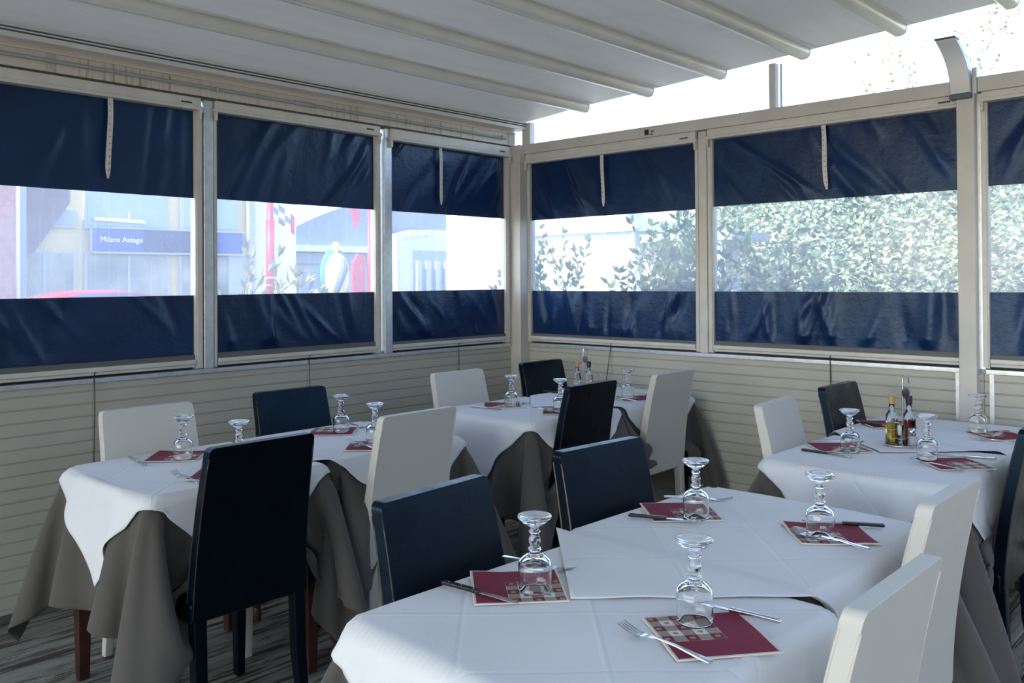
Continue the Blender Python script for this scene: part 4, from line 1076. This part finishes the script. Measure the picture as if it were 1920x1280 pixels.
# red flag pole and flag
t = thing('flag_pole', 'red pole with a small flag seen through the second blind', 'pole', (2.34, 7, -.15))
bm = BM(); tube(bm, [(0, 0, 0), (0, 0, 3.1)], .045, 10); tube(bm, [(0, 0, 1.4), (0, 0, 2.5)], .062, 10); obj('pole', bm, 'red', t, smooth=True)
bm = BM(); V = []
for i in range(9):
    V.append([bm.verts.new((.06 + .045 * i, .02 * math.sin(i * .9), 2.80 - .02 * i + .0 - j * .09 - .01 * i)) for j in range(4)])
for i in range(8):
    for j in range(3): bm.faces.new((V[i][j], V[i + 1][j], V[i + 1][j + 1], V[i][j + 1])).material_index = (0 if (i // 2 + j) % 2 else 1) if i < 6 else 2
obj('flag', bm, ['greyroof', 'signwhite', 'red'], t, smooth=True, recalc=False, solid=.004)
# curved roof hall
t = thing('curved_roof_hall', 'grey building with a curved roof beyond the street', 'building', (11.5, 16.5, -.15)); B = Vector((11.5, 16.5, -.15))
bm = BM(); prof = [(7.9 - B.x, 2.45 - B.z)]
for i in range(13):
    q = i / 12; prof.append((7.9 + (12.2 - 7.9) * q - B.x, 2.45 + 1.38 * math.sin(q * PI / 2) - B.z))
prof += [(15.2 - B.x, 3.65 - B.z), (17.5 - B.x, 2.9 - B.z), (17.5 - B.x, 2.45 - B.z)]
prism(bm, prof, 1, -.2, 6); obj('curved_roof', bm, 'greyroof', t)
pt('front_wall', 8.2, 17.2, 16.6, 22, -.15, 2.5, 'lightgrey'); pt('eaves_band', 7.9, 12.0, 16.1, 16.4, 2.28, 2.45, 'whiteplaster')
pt('dark_band', 8.15, 11.4, 16.45, 16.62, 1.95, 2.25, 'greyplaster')
for (x0, x1) in ((8.3, 9.2), (9.6, 10.3)):
    f = pt('window', x0, x1, 16.5, 16.58, .2, 1.55, 'greyplaster')
MT['portalgrey'] = simple('portal_plaster', (.50, .52, .56), .9)
t = thing('white_portal', 'white arched shopfront with a barred entrance seen through the third blind', 'building', (13.6, 15.6, -.15)); B = Vector((13.6, 15.6, -.15))
bm = BM(); prof = [(11.9 - B.x, 0), (11.9 - B.x, 2.95), (12.6 - B.x, 3.12), (13.6 - B.x, 3.16), (14.6 - B.x, 3.05), (15.3 - B.x, 2.85), (15.6 - B.x, 2.6), (15.6 - B.x, 0)]
prism(bm, prof, 1, 0, .5); obj('front', bm, 'portalgrey', t)
pt('entrance', 12.45, 14.75, 15.54, 15.6, -.15, 2.36, 'greyroof')
for k in range(6): pt('upright', 12.55 + .38 * k, 12.72 + .38 * k, 15.46, 15.54, -.15, 2.05, 'lightgrey')
MT['goldletter'] = simple('gold_letter', (.55, .47, .36), .6)
pt('dark_opening', 14.8, 15.4, 15.54, 15.6, -.15, 2.0, 'greyplaster')
bm = BM()
for k in range(14):
    if k in (5, 6, 9): continue
    q = k / 13; x = 12.1 + 3.0 * q; z = 2.72 + .14 * math.sin(PI * min(1, q * 1.0)) - .1 * q
    box(bm, x - B.x, x + .15 - B.x, -.03, 0, z - B.z, z + .16 - B.z)
obj('letter_band', bm, 'goldletter', t)
bm = BM(); box(bm, 15.7, 18.6, 15.4, 18, -.15, 2.45); out('beige_house', bm, 'ochre2', 'pale beige house behind the corner post side of the third blind', 'building')
# inflatable style advertising shape (plain)
t = thing('advertising_figure', 'yellow oval roadside figure with green rim and dark slanting mark', 'figure', (3.49, 7.0, -.15))
def ell(c, r_, mat, name, par=t):
    bm = BM(); bmesh.ops.create_uvsphere(bm, u_segments=24, v_segments=16, radius=1); bm.transform(Matrix.Translation(c) @ Matrix.Diagonal((*r_, 1))); return obj(name, bm, mat, par, smooth=True)
MT['yellow'] = simple('yellow_paint', (.62, .50, .18), .6); MT['green'] = simple('green_paint', (.06, .22, .16), .6); MT['slate'] = simple('slate_paint', (.10, .12, .20), .6)
ell((0, .03, 1.72), (.285, .10, .40), 'green', 'rim'); ell((0, -.03, 1.70), (.225, .12, .35), 'yellow', 'face'); ell((0, 0, 2.13), (.07, .06, .09), 'yellow', 'knob')
bm = BM(); tube(bm, [(-.10, -.15, 1.42), (-.02, -.165, 1.66), (.05, -.16, 1.80), (.02, -.155, 1.95)], [.03, .06, .06, .03], 10); obj('dark_mark', bm, 'slate', t, smooth=True)
bm = BM(); box(bm, -.2, .2, -.15, .15, 0, 1.3); obj('plinth', bm, 'slate', t)
t = thing('advertising_banner', 'faded red banner and post beside the yellow roadside figure', 'banner', (4.1, 7.2, -.15))
bm = BM(); prism(bm, [(-.15, .6), (.10, .6), (.12, 2.0), (-.02, 2.05), (-.12, 1.9)], 1, 0, .06); obj('lower_cloth', bm, 'red', t)
bm = BM(); prism(bm, [(-.2, 2.95), (-.05, 2.9), (.04, 2.65), (-.06, 2.45), (-.10, 2.6)], 1, 0, .05); obj('upper_cloth', bm, 'red', t)
bm = BM(); tube(bm, [(.2, 0, 0), (.2, 0, 3.0)], .03, 8); obj('post', bm, 'red', t, smooth=True)
# white building on the right
t = thing('white_outbuilding', 'bright white flat roofed building behind the shrubs on the right', 'building', (7, 3.5, -.15)); B = Vector((7, 3.5, -.15))
pt('body', 6.0, 9.5, 3.16, 5.7, -.15, 2.16, 'whiteplaster'); pt('roof_slab', 5.85, 9.6, 3.05, 5.85, 2.16, 2.32, 'whiteplaster')
pt('porch_slab', 5.95, 7.0, 1.55, 3.04, 1.98, 2.10, 'greyroof'); pt('porch_column', 6.02, 6.14, 1.76, 1.90, -.15, 1.98, 'whiteplaster'); pt('shaded_side', 6.2, 6.9, 1.95, 3.15, -.15, 1.98, 'greyplaster')  # grey wall colour stands for the unlit side of the white building
pt('chimney', 6.9, 7.3, 3.9, 4.3, 2.32, 2.8, 'lightgrey')
bm = BM(); box(bm, 10.5, 10.9, 2.2, 12, -.15, 3.1); out('grey_house', bm, 'ochre2', 'pale house wall above the white outbuilding', 'building')

# foliage: leaves as small bent quads
def leafmat(name, a, b, tr=.35):
    m = bpy.data.materials.new(name); m.use_nodes = True; nt = m.node_tree; nt.nodes.clear(); o_ = N(nt, 'ShaderNodeOutputMaterial')
    at = N(nt, 'ShaderNodeObjectInfo'); geo = N(nt, 'ShaderNodeNewGeometry')
    c = mixc(nt, geo.outputs['Random Per Island'], a, b)
    p = N(nt, 'ShaderNodeBsdfPrincipled'); p.inputs['Roughness'].default_value = .35; nt.links.new(c, p.inputs['Base Color'])
    tl = N(nt, 'ShaderNodeBsdfTranslucent'); nt.links.new(c, tl.inputs[0]); mx = N(nt, 'ShaderNodeMixShader'); mx.inputs[0].default_value = tr
    nt.links.new(p.outputs[0], mx.inputs[1]); nt.links.new(tl.outputs[0], mx.inputs[2]); nt.links.new(mx.outputs[0], o_.inputs[0]); return m
MT['leaf'] = leafmat('shrub_leaf', (.05, .10, .04), (.12, .19, .08), .2); MT['leafb'] = leafmat('hedge_leaf', (.24, .36, .14), (.62, .64, .48), .3); MT['leafp'] = leafmat('pale_leaf', (.22, .25, .12), (.38, .34, .2), .3)
MT['twig'] = simple('twig', (.10, .06, .035), .8); MT['core'] = simple('hedge_core', (.05, .075, .035), .9)
def leaf(bm, p, dirv, L, W, rr):
    dirv = dirv.normalized(); side = dirv.cross(Vector((rr.uniform(-1, 1), rr.uniform(-1, 1), rr.uniform(.2, 1)))).normalized(); nn = side.cross(dirv)
    a = bm.verts.new(p); b = bm.verts.new(p + dirv * L * .45 + side * W / 2 + nn * L * .05); c = bm.verts.new(p + dirv * L - nn * L * .1); e = bm.verts.new(p + dirv * L * .45 - side * W / 2 + nn * L * .05)
    m_ = bm.verts.new(p + dirv * L * .5)
    for f in ((a, b, m_), (b, c, m_), (c, e, m_), (e, a, m_)): bm.faces.new(f)
def shrub(x, y, ztop, spread, stems, lab, seed, mat='leaf', z0=-.15, L=.085, W=.038, dens=1.):
    rr = random.Random(seed); t = thing('laurel_shrub', lab, 'shrub', (x, y, z0), 0, 'shrubs in front of the terrace')
    bs, bl_ = BM(), BM(); H = ztop - z0
    def grow(p, dirv, ln, rad, depth):
        pts = [p]; n = 6
        for i in range(n):
            dirv = (dirv + Vector((rr.uniform(-.18, .18), rr.uniform(-.18, .18), rr.uniform(-.02, .12)))).normalized(); p = p + dirv * ln / n; pts.append(p)
            if depth == 0 and i > 1:
                for _ in range(2): grow(p, (dirv + Vector((rr.uniform(-1, 1), rr.uniform(-1, 1), rr.uniform(-.1, .5)))).normalized(), ln * rr.uniform(.2, .34), rad * .5, 1)
            if depth == 1 or i > 3:
                for _ in range(int(round(2 * dens))):
                    leaf(bl_, p, dirv * .5 + Vector((rr.uniform(-1, 1), rr.uniform(-1, 1), rr.uniform(-.25, .7))), L * rr.uniform(.7, 1.25), W * rr.uniform(.7, 1.2), rr)
        for _ in range(3): leaf(bl_, p, dirv + Vector((rr.uniform(-.7, .7), rr.uniform(-.7, .7), rr.uniform(-.2, .4))), L * 1.1, W, rr)
        tube(bs, pts, [rad * (1 - .8 * i / n) for i in range(n + 1)], 5)
    for s in range(stems):
        a = 2 * PI * s / stems + rr.uniform(-.4, .4); o_ = spread * rr.uniform(.1, .9)
        tgt = Vector((math.cos(a) * o_, math.sin(a) * o_, H * rr.uniform(.86, 1.0) * (1 - .22 * o_ / spread))); grow(Vector((tgt.x * .3, tgt.y * .3, 0)), tgt - Vector((tgt.x * .3, tgt.y * .3, 0)), tgt.length, .010, 0)
    obj('stem', bs, 'twig', t, smooth=True); obj('foliage', bl_, mat, t, recalc=False)
shrub(1.3, .66, 1.70, .24, 7, 'leafy shrub behind the clear band beside the corner post', 1, dens=.9)
shrub(1.3, -.25, 1.72, .27, 13, 'dense dark shrub in the middle of the right wall view', 2, dens=1.3)
shrub(1.3, -1.18, 1.62, .26, 12, 'bluish leafy shrub at the left part of the wide blind view', 3, dens=1.3)
shrub(1.9, -2.0, 1.36, .35, 6, 'low shrub before the hedge behind the wide blind', 4)
shrub(1.3, -3.2, 1.45, .3, 6, 'small shrub low behind the rightmost blind', 6)
shrub(-1.35, 1.2, 1.36, .30, 8, 'pale leafy shrub tips behind the second blind of the left wall', 5, 'leafp', L=.10, W=.035)
def hedge():
    rr = random.Random(9); t = thing('hedge', 'tall sunlit green hedge beyond the wide blind and the rightmost blind', 'hedge', (8.1, 0, -.15))
    bm = BM(); V = []; nx_, nz_ = 60, 16
    for j in range(nz_ + 1):
        row = []
        for i in range(nx_ + 1):
            y = -7 + 9.9 * i / nx_; z = 2.95 * j / nz_; x = -.35 + .18 * math.sin(y * 2.1 + z) + .12 * math.sin(y * 5.3 - z * 3) + .35 * max(0, z / 2.95 - .8) * 2
            row.append(bm.verts.new((x, y, z)))
        row2 = row; V.append(row)
    for j in range(nz_):
        for i in range(nx_): bm.faces.new((V[j][i], V[j][i + 1], V[j + 1][i + 1], V[j + 1][i]))
    bt = [bm.verts.new((.9, v.co.y, v.co.z)) for v in V[nz_]]; bb = [bm.verts.new((.9, v.co.y, 0)) for v in V[0]]
    for i in range(nx_): bm.faces.new((V[nz_][i], V[nz_][i + 1], bt[i + 1], bt[i])); bm.faces.new((bt[i], bt[i + 1], bb[i + 1], bb[i]))
    obj('hedge_mass', bm, 'core', t, smooth=True)
    bm = BM()
    for _ in range(24000):
        y = rr.uniform(-7, 2.95); z = rr.uniform(.9, 3.08); x = -.38 + .18 * math.sin(y * 2.1 + z) + .12 * math.sin(y * 5.3 - z * 3) + .35 * max(0, z / 2.95 - .8) * 2 - rr.random() ** 2 * .22
        leaf(bm, Vector((x, y, z)), Vector((-rr.uniform(.1, 1), rr.uniform(-1, 1), rr.uniform(-.7, .7))), rr.uniform(.06, .12), rr.uniform(.04, .07), rr)
    obj('foliage', bm, 'leafb', t, recalc=False)
hedge()
def tree(x, y, h, lab, seed):
    rr = random.Random(seed); t = thing('bare_tree', lab, 'tree', (x, y, -.15)); bs, bl_ = BM(), BM()
    def grow(p, dirv, ln, rad, depth):
        pts = [p]; n = 5
        for i in range(n):
            dirv = (dirv + Vector((rr.uniform(-.15, .15), rr.uniform(-.15, .15), rr.uniform(0, .08)))).normalized(); p = p + dirv * ln / n; pts.append(p)
            if depth < 3 and i > 0:
                for _ in range(2 if depth else 1): grow(p, (dirv + Vector((rr.uniform(-1, 1), rr.uniform(-1, 1), rr.uniform(0, .7))) * .8).normalized(), ln * rr.uniform(.35, .55), rad * .5, depth + 1)
            if depth == 3 and rr.random() < .5: leaf(bl_, p, Vector((rr.uniform(-1, 1), rr.uniform(-1, 1), rr.uniform(-1, .5))), .10, .06, rr)
        tube(bs, pts, [rad * (1 - .6 * i / n) for i in range(n + 1)], 5, cap=False)
    grow(Vector((0, 0, 0)), Vector((0, 0, 1)), h, .06, 0)
    obj('branches', bs, 'washedtwig', t, smooth=True); obj('foliage', bl_, 'leafp', t, recalc=False)
MT['washedtwig'] = simple('washed_twig', (.42, .40, .38), .8)  # twig colour lightened to stand for the glare of the sky
tree(15, .9, 7.0, 'thin bare tree against the bright sky at upper right', 3)
